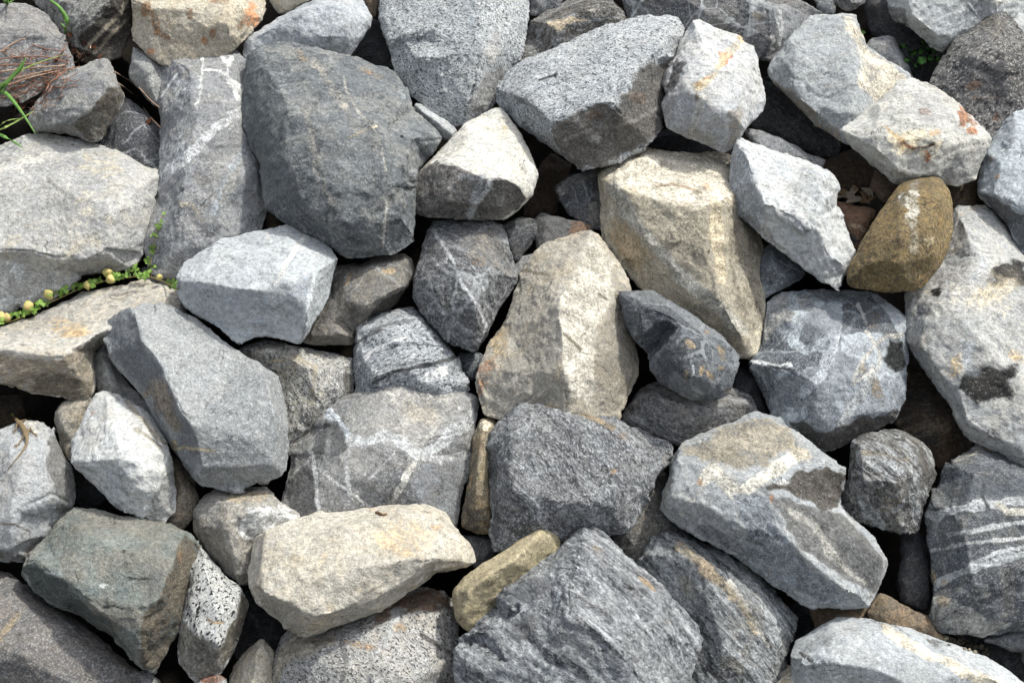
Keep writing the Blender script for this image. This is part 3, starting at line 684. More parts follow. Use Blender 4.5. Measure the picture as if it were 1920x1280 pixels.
rock('brown stained flat rock between the V marked boulder and the lower right white boulder', '1625,1145 1650,1108 1668,1118 1684,1132 1714,1146 1742,1155 1756,1180 1775,1194 1770,1212 1720,1196 1650,1180', z=0, pre='soilrock', name='rock', A=(140, 124, 100), B=(104, 96, 84), light=(176, 166, 148))
rock('dark rock at the right edge under the dark striped boulder', '1840,1198 1900,1176 1950,1165 1950,1228 1900,1220', z=-20, pre='dark', name='rock')
rock('long pale boulder with a tan crest in the bottom right corner',
     '1478,1232 1497,1203 1525,1184 1546,1170 1573,1159 1600,1156 1636,1161 1671,1173 1703,1178 1736,1189 1766,1203 1806,1214 1844,1227 1871,1241 1893,1260 1930,1290 1940,1340 1490,1340 1482,1270',
     ['1482,1236,16 1540,1205,44 1600,1180,40 1660,1188,40 1720,1215,42 1800,1250,44 1880,1285,40', '1500,1256,40 1560,1240,62 1640,1250,70 1720,1290,70', '1500,1236,40 1520,1250,30'], z=40, pre='light', A=(180, 185, 188), B=(158, 164, 168), ang=-20, chip=.7, rough=.8,
     marks=[('V', '1660,1180 1700,1205 1760,1235 1830,1265 1900,1300', 16, (212, 202, 176), .6), ('P', '1670,1255 1720,1245 1760,1262 1750,1300 1660,1300', 10, (140, 150, 148), .5), ('E', 1550, 1200, 10, 12, 20, (110, 112, 112), .5), ('V', '1500,1222 1522,1240', 4, (70, 66, 60), .7), ('P', '1736,1190 1768,1203 1758,1214 1742,1204', 3, (90, 84, 74), .7)])

# centre right
rock('cream sided block with a pale flat top under the white faced boulder, right of centre',
     '1125,340 1130,322 1156,305 1172,287 1210,275 1239,278 1265,283 1305,287 1345,288 1390,292 1400,320 1410,380 1425,430 1434,500 1437,560 1434,620 1430,655 1407,674 1370,670 1320,650 1260,610 1215,565 1204,548 1186,528 1172,507 1154,485 1140,464 1130,437 1127,379',
     ['1127,330,20 1150,345,44 1186,364,64 1226,374,74 1276,380,80 1318,384,84 1360,374,80 1400,372,40', '1318,384,84 1326,440,80 1330,500,72 1345,560,60 1370,610,46 1390,650,20', '1361,376,80 1362,440,74 1364,500,66 1380,576,50 1407,650,20', '1159,352,50 1186,405,52 1212,448,56 1265,500,56 1318,550,50'], z=0, d=220, pre='cream', Mottle=.2, A=(210, 203, 184), B=(176, 168, 148), OchreAmt=.3, ang=-50, SpeckD=.5, rough=1.1,
     marks=[('P', '1132,320 1172,290 1240,280 1380,292 1370,370 1318,382 1226,372 1160,346', 6, (216, 207, 184), .85), ('P', '1150,350 1186,368 1226,378 1318,388 1362,380 1372,480 1400,600 1406,655 1330,640 1240,570 1170,490', 8, (164, 154, 130), .6), ('P', '1210,382 1318,390 1326,480 1290,480 1240,440', 12, (150, 142, 122), .55), ('V', '1150,350 1200,430 1260,500 1330,560 1390,620', 22, (190, 188, 176), .5), ('V', '1342,386 1346,470 1352,520', 20, (224, 204, 160), .5),  # lit pale top and duller front are put into the colour
            ('P', '1140,400 1170,420 1220,480 1200,520 1150,470', 14, (170, 140, 86), .45), ('P', '1270,560 1340,580 1400,640 1405,672 1330,650', 14, (112, 102, 82), .45), ('P', '1364,384 1400,384 1430,470 1436,600 1410,640 1380,560 1366,480', 8, (112, 102, 84), .5), ('E', 1326, 350, 9, 5, 50, (200, 150, 90), .6), ('V', '1230,350 1260,344 1290,352 1315,362', 2, (150, 126, 90), .6)])  # dark right face: cast shadow of the overhanging boulder, painted in
rock('tall boulder, grey tan left and white right, beside the cream sided block',
     '1079,441 1098,436 1111,436 1122,443 1133,459 1146,477 1156,493 1170,507 1178,523 1185,545 1190,600 1195,650 1199,690 1190,725 1172,765 1157,792 1090,800 1000,800 940,790 908,778 896,745 890,720 895,690 905,665 920,634 936,623 941,608 949,592 962,557 970,520 986,496 1000,480 1010,467 1026,457 1060,446',
     ['1108,440,16 1100,462,30 1090,490,44 1068,532,60 1052,556,68 1048,602,76 1052,650,78 1057,700,76 1062,780,50', '1160,500,10 1144,560,40 1114,640,58 1112,720,56 1120,792,30'], z=30, d=200, pre='tan', A=(188, 184, 173), B=(162, 158, 147), OchreAmt=.3, ang=-30, rough=1.1,
     marks=[('P', '1108,442 1150,490 1150,545 1112,640 1112,720 1122,770 1095,755 1060,730 1052,650 1050,560 1092,490', 8, (198, 192, 174), .8), ('P', '965,640 1040,570 1048,650 1054,740 960,780 910,770', 16, (152, 148, 136), .55), ('E', 908, 705, 12, 34, 15, (158, 108, 62), .6), ('E', 935, 650, 18, 24, 20, (180, 152, 98), .5), ('E', 950, 620, 10, 16, 20, (176, 146, 94), .5),  # sunlit white face and shaded left face painted as colour
            ('P', '1150,500 1185,545 1196,650 1190,730 1160,780 1122,760 1112,700 1118,640 1150,560', 8, (142, 134, 118), .6), ('V', '975,508 1000,510 1028,515', 4, (120, 112, 92), .6), ('V', '1058,625 1075,640 1090,655', 4, (110, 100, 80), .7), ('V', '1122,550 1136,560', 3, (90, 82, 66), .7)])  # right flank: painted shadow cast by the cream sided block
rock('dark blue grey jagged boulder lying against the cream sided block',
     '1160,541 1180,546 1199,548 1220,544 1239,557 1265,570 1297,589 1324,610 1350,629 1369,644 1388,673 1382,697 1377,710 1374,734 1358,742 1334,750 1313,753 1292,750 1265,737 1247,724 1236,716 1226,702 1219,689 1223,668 1205,652 1190,640 1180,620 1180,602 1168,584 1161,565',
     ['1164,556,16 1192,560,30 1222,552,24', '1176,590,16 1200,592,38 1228,578,44 1252,590,44 1272,606,44', '1186,630,12 1206,622,30 1226,608,30', '1221,666,-14 1236,642,-8 1250,624,8 1262,614,26', '1234,668,26 1258,648,50 1276,626,52 1305,626,50', '1258,648,50 1290,664,60 1292,700,56 1268,720,26', '1292,700,56 1330,710,44 1370,690,20', '1350,640,20 1330,660,48'], z=80, pre='dark', A=(118, 124, 131), B=(88, 94, 101), Vein=.6, Shard=.5, ang=-40, Bump=1,
     marks=[('E', 1293, 644, 12, 5, 40, (176, 156, 118), .85), ('E', 1354, 662, 6, 16, -20, (168, 148, 108), .85), ('E', 1316, 694, 5, 9, 0, (172, 152, 112), .85), ('E', 1286, 703, 5, 11, 0, (176, 160, 124), .8), ('E', 1333, 703, 10, 5, 50, (174, 150, 104), .85), ('E', 1365, 735, 6, 8, 0, (176, 148, 100), .8), ('E', 1325, 622, 6, 5, 0, (180, 150, 110), .7), ('E', 1352, 690, 5, 4, 0, (170, 146, 104), .7),
            ('V', '1290,660 1300,690 1296,720 1318,740', 5, (168, 174, 178), .5), ('P', '1232,640 1262,640 1285,660 1280,690 1260,710 1240,700 1228,676', 8, (70, 74, 80), .5)])
rock('low mottled grey rock under the dark blue grey jagged boulder',
     '1155,790 1175,763 1188,742 1202,726 1236,714 1300,730 1370,728 1400,733 1414,745 1422,775 1400,795 1340,815 1280,835 1252,832 1236,822 1190,808',
     ['1190,750,16 1240,745,34 1320,765,34 1400,750,20', '1200,790,16 1270,800,20'], z=-10, pre='gneiss', A=(150, 146, 140), B=(112, 112, 112), ang=-30, name='rock', Band=.5, OchreAmt=.2)
rock('dark mottled lumpy boulder below the tall tan and white split boulder',
     '917,810 931,790 952,769 973,750 992,738 1008,741 1026,750 1045,730 1061,740 1090,753 1122,769 1156,790 1194,803 1225,822 1252,832 1259,848 1257,867 1239,878 1225,902 1215,920 1204,939 1194,964 1188,988 1175,998 1146,1005 1110,1005 1080,1015 1050,1025 1000,1035 950,1036 926,1032 920,1010 921,980 918,900 916,850',
     ['995,746,14 975,790,44 962,850,56 955,920,56 960,1000,24', '1000,760,30 1050,780,44 1100,800,50 1150,815,44 1200,830,36', '1185,840,40 1175,890,48 1150,930,50 1165,980,20', '1030,860,62 1090,880,66 1060,940,62 1120,950,56', '930,820,24 935,960,20'], z=50, pre='gneiss', A=(140, 141, 143), B=(102, 104, 108), ang=-48, Band=.6, rough=1.6, SpeckD=.7, SpeckL=.8, Stretch=1.6, chip=1.2,
     marks=[('V', '1030,755 1070,765 1110,780 1150,800', 8, (158, 136, 100), .5), ('E', 1086, 770, 12, 7, 0, (140, 120, 90), .6), ('E', 1250, 862, 8, 14, 20, (150, 132, 100), .5), ('E', 1168, 818, 10, 8, 0, (140, 116, 84), .5), ('E', 1152, 883, 5, 4, 0, (170, 140, 104), .7), ('V', '920,820 925,900 930,1000', 14, (70, 72, 74), .4)])
rock('mid grey rock in the shade under the dark mottled lumpy boulder', '1180,960 1205,925 1235,880 1250,890 1250,940 1275,975 1300,1004 1260,1030 1225,1040 1200,1070 1180,1060 1145,1020 1150,990', z=-30, pre='grey', A=(112, 110, 106), B=(92, 90, 88), name='rock')
rock('boulder with a pale V shaped band and a dark lichened patch, lower right',
     '1420,772 1398,777 1369,795 1340,803 1313,811 1290,822 1273,835 1262,854 1255,880 1241,912 1240,939 1244,958 1260,974 1289,988 1302,1001 1329,1012 1350,1028 1380,1038 1393,1052 1419,1070 1449,1092 1468,1105 1489,1121 1516,1135 1535,1139 1562,1138 1595,1140 1625,1143 1638,1132 1649,1116 1655,1081 1660,1051 1655,1032 1638,1005 1617,989 1590,967 1572,954 1573,934 1582,910 1589,886 1587,875 1568,861 1544,845 1508,823 1484,804 1454,782',
     ['1484,806,16 1496,830,34 1440,878,50 1390,900,56 1350,880,48 1270,870,20', '1440,905,58 1500,880,50 1545,870,40 1588,882,10', '1440,905,58 1456,960,66 1490,1030,60 1540,1075,52 1600,1112,40 1645,1122,14', '1255,930,24 1330,950,50 1400,1000,46', '1520,930,40 1600,1010,36 1640,1050,20'], z=40, pre='light', A=(174, 178, 180), B=(146, 152, 156), OchreAmt=.3, ang=-35, rough=1.1, ledge=.4,
     marks=[('P', '1275,838 1345,805 1420,776 1484,806 1498,828 1436,872 1390,880 1330,870', 12, (156, 146, 124), .75), ('V', '1318,900 1335,880 1360,905 1385,925 1440,890 1500,850', 22, (206, 202, 186), .75), ('P', '1434,912 1462,905 1500,885 1546,872 1588,888 1574,950 1545,960 1520,940 1470,920 1440,918', 5, (82, 76, 68), .9), ('E', 1470, 903, 11, 5, -10, (206, 206, 202), .9), ('E', 1447, 932, 4, 8, 0, (190, 124, 70), .85), ('E', 1311, 904, 5, 6, 0, (180, 128, 70), .8),
            ('P', '1448,930 1500,945 1580,965 1655,1040 1650,1110 1600,1095 1550,1060 1500,1035 1470,990', 8, (104, 104, 102), .85), ('V', '1480,960 1530,990 1560,1040 1620,1090', 12, (176, 174, 164), .5), ('P', '1560,990 1610,1010 1645,1040 1648,1100 1605,1080 1570,1040', 6, (80, 82, 84), .7), ('P', '1375,920 1440,930 1470,1010 1530,1075 1600,1120 1540,1132 1460,1090 1400,1020', 6, (138, 148, 157), .85), ('P', '1300,990 1330,985 1365,1005 1372,1030 1330,1010', 5, (96, 98, 102), .6), ('E', 1360, 850, 18, 14, 0, (128, 120, 100), .5), ('E', 1500, 845, 24, 10, 40, (190, 172, 130), .5)])
rock('streaked grey boulder at the bottom behind the front striped boulder, right of it',
     '1249,997 1276,998 1292,1004 1318,1020 1350,1030 1385,1044 1420,1070 1435,1094 1465,1124 1481,1143 1494,1157 1492,1178 1484,1200 1470,1232 1473,1265 1476,1330 1280,1330 1285,1240 1280,1180 1240,1110 1195,1075 1193,1050 1215,1015 1235,1008',
     ['1255,1002,20 1300,1040,46 1360,1090,54 1420,1130,50 1450,1180,40 1440,1300,30', '1300,1040,46 1330,1130,50 1360,1220,44', '1215,1040,20 1280,1090,30'], z=0, pre='gneiss', A=(144, 148, 150), B=(106, 111, 115), ang=-52, Band=.9, OchreAmt=.3, ledge=.7, rough=1.3,
     marks=[('V', '1275,1025 1320,1060 1370,1110 1420,1180', 16, (176, 160, 128), .5), ('E', 1330, 1075, 26, 14, 45, (174, 152, 118), .6), ('E', 1290, 1100, 22, 14, 50, (150, 148, 138), .6), ('V', '1370,1090 1410,1150 1440,1210', 7, (190, 188, 178), .6)])
rock('front dark grey boulder with folded white streaks, bottom centre',
     '1103,988 1114,990 1140,1004 1154,1020 1178,1041 1202,1065 1239,1089 1268,1123 1300,1160 1313,1195 1316,1208 1310,1230 1302,1259 1290,1330 860,1330 847,1245 850,1225 872,1205 869,1195 884,1174 912,1147 930,1125 940,1110 944,1094 986,1068 1026,1049 1037,1030 1053,1017 1074,1004 1090,993',
     ['1103,992,20 1088,1030,46 1080,1060,54 1066,1100,64 1056,1150,68 1030,1205,64 1000,1240,50 960,1250,44', '1140,1040,44 1180,1090,50 1240,1160,50 1290,1210,30', '1064,1155,78 1120,1180,82 1180,1230,76 1200,1300,60', '945,1110,20 1000,1090,36 1030,1080,36', '900,1180,30 980,1150,40 1020,1120,40', '1040,1120,42 1032,1160,44', '880,1260,30 980,1290,36'], z=80, pre='gneiss', A=(144, 147, 151), B=(110, 114, 120), ang=-42, Band=.85, rough=1.4, ledge=1, Vein=.3, Stretch=1.8,
     marks=[('V', '1085,1040 1110,1060 1160,1110 1200,1160 1230,1200', 3.5, (182, 186, 190), .4), ('V', '1080,1060 1120,1090 1170,1150 1190,1220 1230,1290', 4, (176, 180, 184), .4), ('V', '1070,1090 1050,1110 1036,1160 1030,1200 1010,1225', 5, (170, 178, 184), .45), ('V', '1090,1140 1140,1200 1180,1240 1190,1280', 4, (176, 180, 184), .4), ('E', 1215, 1094, 20, 6, 40, (166, 138, 90), .6), ('E', 1120, 1030, 12, 6, 40, (156, 130, 92), .5), ('E', 1006, 1165, 9, 10, 0, (160, 164, 168), .7), ('E', 1250, 1168, 6, 5, 0, (164, 120, 74), .6),
            ('P', '950,1100 1000,1080 1028,1085 1024,1110 990,1130 950,1120', 8, (92, 94, 98), .5), ('P', '950,1170 1000,1150 1020,1160 990,1200 950,1200', 8, (96, 96, 98), .5)])
rock('rounded yellow tan stone wedged between the flat tan stone and the front streaked boulder',
     '1010,987 1026,987 1040,993 1050,1017 1050,1040 1000,1075 955,1105 930,1140 900,1170 882,1190 874,1182 861,1168 853,1150 845,1115 848,1102 885,1070 912,1052 960,1022 985,1003',
     ['1010,1000,24 970,1045,46 920,1080,50 880,1110,40 868,1150,24'], z=75, pre='yellow', facet=.4, soft=5, chip=.35, name='stone')
rock('small dark rock under the right end of the flat tan stone', '868,1000 895,1000 925,1006 936,1030 915,1056 890,1068 870,1040', z=-20, pre='dark', name='rock')

# middle
rock('narrow ochre stained rock standing beside the dark mottled lumpy boulder',
     '903,787 922,784 933,790 932,850 934,960 930,1004 880,998 866,987 871,940 878,900 884,854 890,822', ['905,795,20 898,860,40 892,920,40 895,985,16', '915,830,30 915,960,30'], z=10, pre='tan', A=(150, 138, 112), B=(96, 90, 78), OchreAmt=.6, name='rock',
     marks=[('E', 910, 798, 10, 10, 0, (222, 206, 178), .8), ('E', 900, 840, 8, 16, 0, (170, 130, 76), .5), ('P', '872,950 920,950 922,1000 870,990', 6, (70, 66, 60), .5)])
rock('big grey boulder crossed by a pale branching vein in the middle of the pile',
     '542,851 585,801 614,769 630,758 665,734 699,718 731,708 760,703 800,711 832,711 874,742 896,745 897,769 889,790 888,822 882,859 874,912 866,939 858,962 855,1000 700,1010 600,1010 545,985 528,950 536,905',
     ['616,772,20 640,800,40 655,840,50 656,900,50 650,1000,20', '640,800,40 672,745,28 740,722,30 870,752,24', '690,828,58 760,840,62 860,810,34', '760,840,62 770,900,60 800,980,30', '580,850,30 590,960,24'], z=0, ty=-.04, pre='grey', A=(146, 146, 144), B=(118, 119, 121), Vein=.5, Shard=.25, ang=-35, SpeckL=.55, chip=.6, rough=.8,
     marks=[('V', '615,770 632,790 647,812 664,828', 15, (196, 208, 218), .95), ('V', '664,828 690,828 718,815 740,818 765,835 785,852 815,840 850,812 893,780', 20, (186, 190, 192), .9), ('V', '785,855 820,862 872,855', 11, (182, 184, 184), .7), ('P', '616,775 640,800 652,840 640,850 590,860 580,845', 4, (90, 92, 94), .8), ('P', '585,862 600,960 590,1000 530,980 538,905', 6, (88, 88, 88), .8), ('V', '585,852 592,885 597,960 600,990', 5, (186, 188, 188), .75), ('V', '596,878 640,912 700,955 720,970', 4, (190, 190, 188), .75), ('V', '655,830 650,880 652,930', 8, (168, 170, 170), .5),
            ('V', '775,868 755,905 735,945 720,965', 10, (184, 182, 174), .65), ('V', '690,900 740,850', 3, (184, 184, 184), .6), ('E', 790, 775, 30, 18, 30, (186, 168, 128), .4), ('P', '676,750 768,712 850,720 870,760 830,810 780,835 740,805 690,815', 20, (160, 158, 150), .5), ('P', '790,870 870,860 862,940 855,975 760,960 770,905', 12, (112, 117, 123), .55), ('E', 613, 836, 5, 40, 5, (170, 172, 172), .3)])
rock('speckled grey boulder with dark parallel cracks above the vein crossed boulder',
     '659,605 680,592 715,584 755,577 776,578 792,597 803,610 827,629 845,650 861,673 864,694 880,710 885,726 874,740 850,765 760,770 669,760 664,728 666,700 658,686 659,673 670,641 660,630',
     ['664,615,20 720,610,40 790,608,30', '670,645,24 740,640,50 830,645,30', '672,652,20 742,648,44 835,652,24', '700,710,50 740,692,56 805,676,50 858,666,20', '704,718,40 744,702,44 808,686,40 862,676,14', '870,715,20 820,720,44'], z=-10, pre='granite', Mottle=.15, A=(190, 195, 199), B=(152, 158, 164), ang=24, Stretch=2.4, ledge=.5,
     marks=[('V', '699,717 720,706 739,698 770,690 805,681 835,676 858,668', 5, (84, 86, 88), .8), ('V', '671,643 690,630 707,622 715,616', 4, (96, 98, 100), .7), ('V', '694,624 715,610 745,606 775,600', 4, (110, 112, 114), .6), ('E', 820, 700, 26, 10, -25, (206, 208, 208), .6), ('V', '665,690 710,650 760,632', 4, (206, 208, 210), .6)])
rock('small dark blue rock in the gap right of the cracked speckled boulder', '855,664 880,660 908,658 905,700 880,712 866,700', z=-40, pre='blue', A=(100, 108, 116), B=(74, 80, 86), name='stone')
rock('speckled tan and grey boulder below the pale block, left of the cracked one',
     '450,660 470,645 492,636 516,638 540,645 588,655 630,664 662,669 658,686 666,702 668,740 643,752 630,766 614,790 585,815 545,860 525,835 520,790 505,734 500,705',
     ['470,655,20 520,660,40 580,690,44 640,690,24', '580,690,44 600,740,36 570,800,20', '650,690,20 645,735,10'], z=-10, pre='granite', Mottle=.15, A=(184, 182, 174), B=(150, 150, 148), ang=-45, OchreAmt=.45, ochre=(196, 178, 136), Stretch=2.2,
     marks=[('E', 486, 664, 14, 10, 0, (222, 210, 180), .6), ('P', '645,690 664,702 666,738 648,742', 5, (84, 80, 74), .6), ('V', '510,680 560,672 590,690 585,730', 10, (196, 176, 132), .4)])
rock('dark boulder with thin white veins right of the brown grey rock, centre',
     '816,415 832,410 885,411 925,411 936,420 947,448 960,480 970,504 972,522 967,538 957,552 939,573 925,594 917,610 910,635 898,657 882,666 858,654 837,643 821,624 803,605 787,580 776,562 775,536 781,501 789,469 797,443 805,427',
     ['818,425,10 850,490,50 870,530,56 885,570,54 900,600,40 908,640,10', '850,490,50 900,460,46 940,470,20', '870,530,56 930,520,44 968,525,10', '800,520,24 830,590,30 880,650,8'], z=20, pre='gneiss', A=(122, 123, 125), B=(82, 84, 87), ang=-40, Band=.5, Vein=.7,
     marks=[('V', '812,428 832,462 850,490 862,520 876,545 895,570 905,590 912,612', 4, (196, 200, 202), .9), ('V', '838,466 836,490 820,495', 2.5, (186, 188, 190), .7), ('P', '850,430 930,420 955,480 965,520 900,500 860,460', 16, (140, 132, 120), .5), ('E', 898, 495, 14, 6, 25, (134, 110, 80), .5)])
rock('white topped boulder with a dark banded lower half, upper centre',
     '920,202 941,201 955,218 973,244 992,279 1008,320 1009,338 1002,350 997,368 968,397 947,413 912,413 885,412 827,409 795,406 774,398 771,363 775,337 784,322 803,306 819,290 835,268 856,247 874,228 893,215 912,206',
     ['778,330,14 815,306,36 845,308,48 880,320,58 912,334,62 945,337,60 967,347,50 990,372,20', '782,350,16 830,370,34 900,385,36 950,385,20'], z=60, pre='white', A=(212, 211, 204), B=(196, 195, 188), ang=15, chip=.7, rough=.8, SpeckL=.2, Film=.5, ochre=(210, 196, 160),
     marks=[('P', '772,342 790,318 815,304 845,307 880,321 912,335 945,337 967,347 992,372 960,405 930,420 780,410 766,380', 4, (108, 105, 101), .92), ('V', '860,330 905,330 890,370 880,400', 9, (160, 164, 166), .6), ('V', '918,338 912,358 890,385 882,405', 9, (176, 180, 182), .7), ('E', 820, 365, 22, 14, -20, (84, 82, 80), .5), ('E', 946, 240, 6, 4, 0, (206, 184, 130), .7), ('E', 840, 350, 20, 8, 20, (150, 148, 144), .5)])  # dark lower half: banded stone, its shade painted in too
rock('thin pale slab stone wedged between the big dark boulder and the salt and pepper boulder', '778,196 787,193 805,206 832,225 858,243 846,268 830,262 800,230 781,212', ['782,200,10 812,222,24 846,248,20'], z=15, d=60, pre='light', name='stone', A=(188, 192, 194))
rock('speckled grey boulder with a dark streaked lower face, upper centre right',
     '928,191 933,165 947,138 970,117 1016,96 1069,77 1117,56 1138,45 1175,37 1194,29 1239,31 1257,28 1273,33 1287,53 1284,64 1271,85 1265,106 1257,133 1252,159 1244,186 1243,213 1248,239 1234,258 1218,274 1186,282 1170,292 1156,305 1133,314 1093,322 1082,318 1053,294 1032,276 1000,254 973,233 949,212',
     ['936,162,20 973,181,44 1016,207,62 1031,234,64 1069,220,70 1106,195,74 1151,197,74 1184,165,70 1188,130,66 1220,112,58 1258,116,24', '1031,234,64 1050,280,24 1082,314,0', '1140,60,24 1190,70,40 1250,60,36 1270,45,10', '1010,130,36 1070,130,50 1130,110,54'], z=40, pre='granite', Mottle=.15, A=(192, 196, 199), B=(152, 158, 163), ang=20, rough=1.1,
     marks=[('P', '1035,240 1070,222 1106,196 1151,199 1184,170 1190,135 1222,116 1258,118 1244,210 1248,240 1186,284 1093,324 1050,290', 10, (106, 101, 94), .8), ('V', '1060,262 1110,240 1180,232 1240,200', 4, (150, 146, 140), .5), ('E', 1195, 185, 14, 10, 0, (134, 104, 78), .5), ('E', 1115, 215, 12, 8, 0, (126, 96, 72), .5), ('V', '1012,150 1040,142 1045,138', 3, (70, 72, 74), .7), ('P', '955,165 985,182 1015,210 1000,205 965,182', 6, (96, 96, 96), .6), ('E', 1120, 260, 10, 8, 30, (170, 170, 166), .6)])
rock('pale boulder with an orange fleck band right of the speckled grey boulder, upper right',
     '1298,42 1310,36 1329,48 1356,58 1388,69 1417,88 1424,114 1426,135 1434,152 1434,208 1418,225 1402,243 1388,264 1382,277 1366,284 1356,289 1345,285 1316,267 1287,259 1265,245 1249,236 1241,218 1239,197 1255,173 1247,154 1249,135 1257,130 1268,106 1273,77 1289,58',
     ['1252,173,24 1290,172,46 1316,184,56 1340,190,58 1362,206,54 1386,190,48 1392,165,44', '1416,90,14 1408,135,36 1394,168,44 1394,235,34 1388,262,6', '1300,46,14 1320,90,44 1340,130,52', '1262,130,20 1288,110,40', '1316,184,56 1320,230,40 1340,272,10'], z=60, pre='white', A=(202, 203, 202), B=(174, 177, 180), ang=60, OchreAmt=.25, rough=1.2,
     marks=[('P', '1352,100 1372,96 1374,110 1364,122 1350,126 1346,118', 4, (190, 116, 60), .8), ('E', 1391, 73, 8, 5, 30, (200, 134, 70), .8), ('V', '1390,75 1365,100 1340,135 1310,165', 12, (214, 194, 148), .5), ('E', 1325, 146, 4, 3, 0, (190, 120, 60), .8), ('E', 1312, 157, 6, 4, 0, (188, 140, 80), .8), ('E', 1307, 183, 4, 9, 0, (110, 90, 56), .7), ('P', '1258,178 1318,186 1362,210 1355,280 1300,262 1250,236 1243,200', 6, (156, 160, 164), .55), ('V', '1320,180 1305,225 1295,252', 14, (190, 188, 178), .5), ('P', '1365,215 1392,195 1390,262 1360,286', 6, (140, 130, 112), .5), ('P', '1245,160 1258,130 1268,110 1290,116 1275,150 1256,172', 4, (88, 84, 82), .75), ('V', '1248,158 1254,140 1256,132', 7, (216, 216, 214), .9)])  # grey lower left: a cast shadow painted as colour
rock('dark grey rock with a pale rim in the gap left of the cream sided block', '1040,355 1053,340 1085,321 1128,312 1140,330 1140,437 1111,430 1090,416 1069,405 1055,385', ['1050,355,10 1090,335,20 1132,330,10'], z=-45, pre='dark', A=(110, 112, 114), name='rock',
     marks=[('V', '1046,362 1070,340 1125,322', 14, (150, 150, 146), .6), ('P', '1095,400 1135,365 1138,432 1110,424', 8, (134, 130, 122), .6)])
rock('brown rock deep in the gap below the white topped boulder', '1000,330 1030,285 1075,310 1060,345 1045,380 1045,402 1010,410 980,406 982,375', z=-150, pre='soilrock', name='rock', ochre=(110, 74, 40))
rock('dark cracked stone left of its twin, below the white topped boulder', '936,424 955,414 984,407 1002,411 1010,422 1006,443 989,466 970,492 955,486 943,450', z=-10, pre='black', A=(100, 100, 100), name='stone', Band=.4)
rock('dark stone with a brown patch behind the tip of the tall split boulder', '1003,408 1018,399 1037,401 1058,407 1090,413 1114,422 1112,446 1079,456 1058,460 1026,470 1008,480 1003,445', z=-20, pre='black', A=(104, 104, 104), name='stone', marks=[('P', '1066,418 1090,414 1108,424 1100,436 1070,436', 4, (130, 96, 66), .7)])
rock('small grey stone showing left of the tall tan and white split boulder', '960,488 985,478 1008,470 1004,500 975,530 962,520', z=-20, pre='grey', name='stone', A=(140, 142, 144))
rock('brown red slab under the dead leaves beside the brown rounded boulder', '1560,378 1575,375 1600,385 1645,392 1630,425 1617,445 1608,470 1592,455 1574,410', z=-20, pre='soilrock', A=(150, 118, 96), B=(120, 96, 80), name='stone', marks=[('P', '1582,415 1604,440 1612,455 1600,458 1584,436', 4, (74, 74, 74), .8), ('V', '1594,420 1612,426 1622,432', 6, (190, 160, 124), .7)])
rock('dark brown rock in the gap behind the dead leaves', '1536,306 1562,292 1600,278 1630,292 1652,320 1640,356 1590,366 1565,350', z=-110, pre='soilrock', A=(96, 84, 72), name='rock')
rock('small brown stone under the lower edge of the rusty white block', '1628,348 1640,316 1690,342 1680,370 1657,382 1640,366', z=-20, pre='soilrock', A=(110, 96, 82), name='stone')
rock('brown slab rock between the rusty white block and the pale boulder at the right edge', '1776,350 1834,330 1846,350 1842,396 1800,400 1782,390', z=-40, pre='soilrock', A=(118, 104, 86), name='rock')

# big dark one and its left neighbours
rock('biggest dark boulder with a brown grey film, upper left of centre',
     '463,105 476,90 513,80 545,78 580,85 609,90 625,98 657,104 699,122 720,125 742,138 758,154 766,181 770,202 779,210 800,228 832,258 824,274 805,295 795,313 778,332 774,358 776,398 782,416 780,448 760,470 739,478 712,480 680,488 646,484 625,468 603,449 572,436 548,425 526,413 497,393 489,360 489,332 487,305 465,276 456,250 447,215 450,186 455,160 462,133',
     ['480,96,20 512,140,50 534,185,66 544,225,72 535,265,70 552,330,64 570,390,44 580,425,10', '545,95,16 620,130,46 700,160,46 760,190,24', '620,240,86 700,260,84 780,262,50 828,262,14', '640,350,78 720,350,72 762,330,50', '590,408,52 640,418,54 700,425,48 760,420,30', '480,150,30 500,240,46 505,320,36'], z=60, d=230, pre='dark', A=(118, 122, 124), B=(92, 97, 101), Film=.6, Mottle=.75, ochre=(164, 162, 152), ang=-50, chip=.8, SpeckL=.25, rough=1.1, Vein=.15,
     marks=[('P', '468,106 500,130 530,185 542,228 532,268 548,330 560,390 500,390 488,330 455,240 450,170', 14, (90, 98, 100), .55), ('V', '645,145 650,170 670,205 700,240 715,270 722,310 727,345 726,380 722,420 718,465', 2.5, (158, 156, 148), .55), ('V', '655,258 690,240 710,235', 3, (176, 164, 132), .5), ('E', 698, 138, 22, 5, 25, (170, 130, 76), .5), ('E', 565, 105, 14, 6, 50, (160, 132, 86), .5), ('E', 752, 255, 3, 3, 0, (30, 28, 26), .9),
            ('V', '575,200 585,260 600,330 620,380', 14, (150, 146, 134), .35), ('V', '590,120 640,190 700,280', 16, (150, 144, 130), .3), ('P', '742,160 760,165 768,200 750,200', 6, (150, 158, 162), .5)])
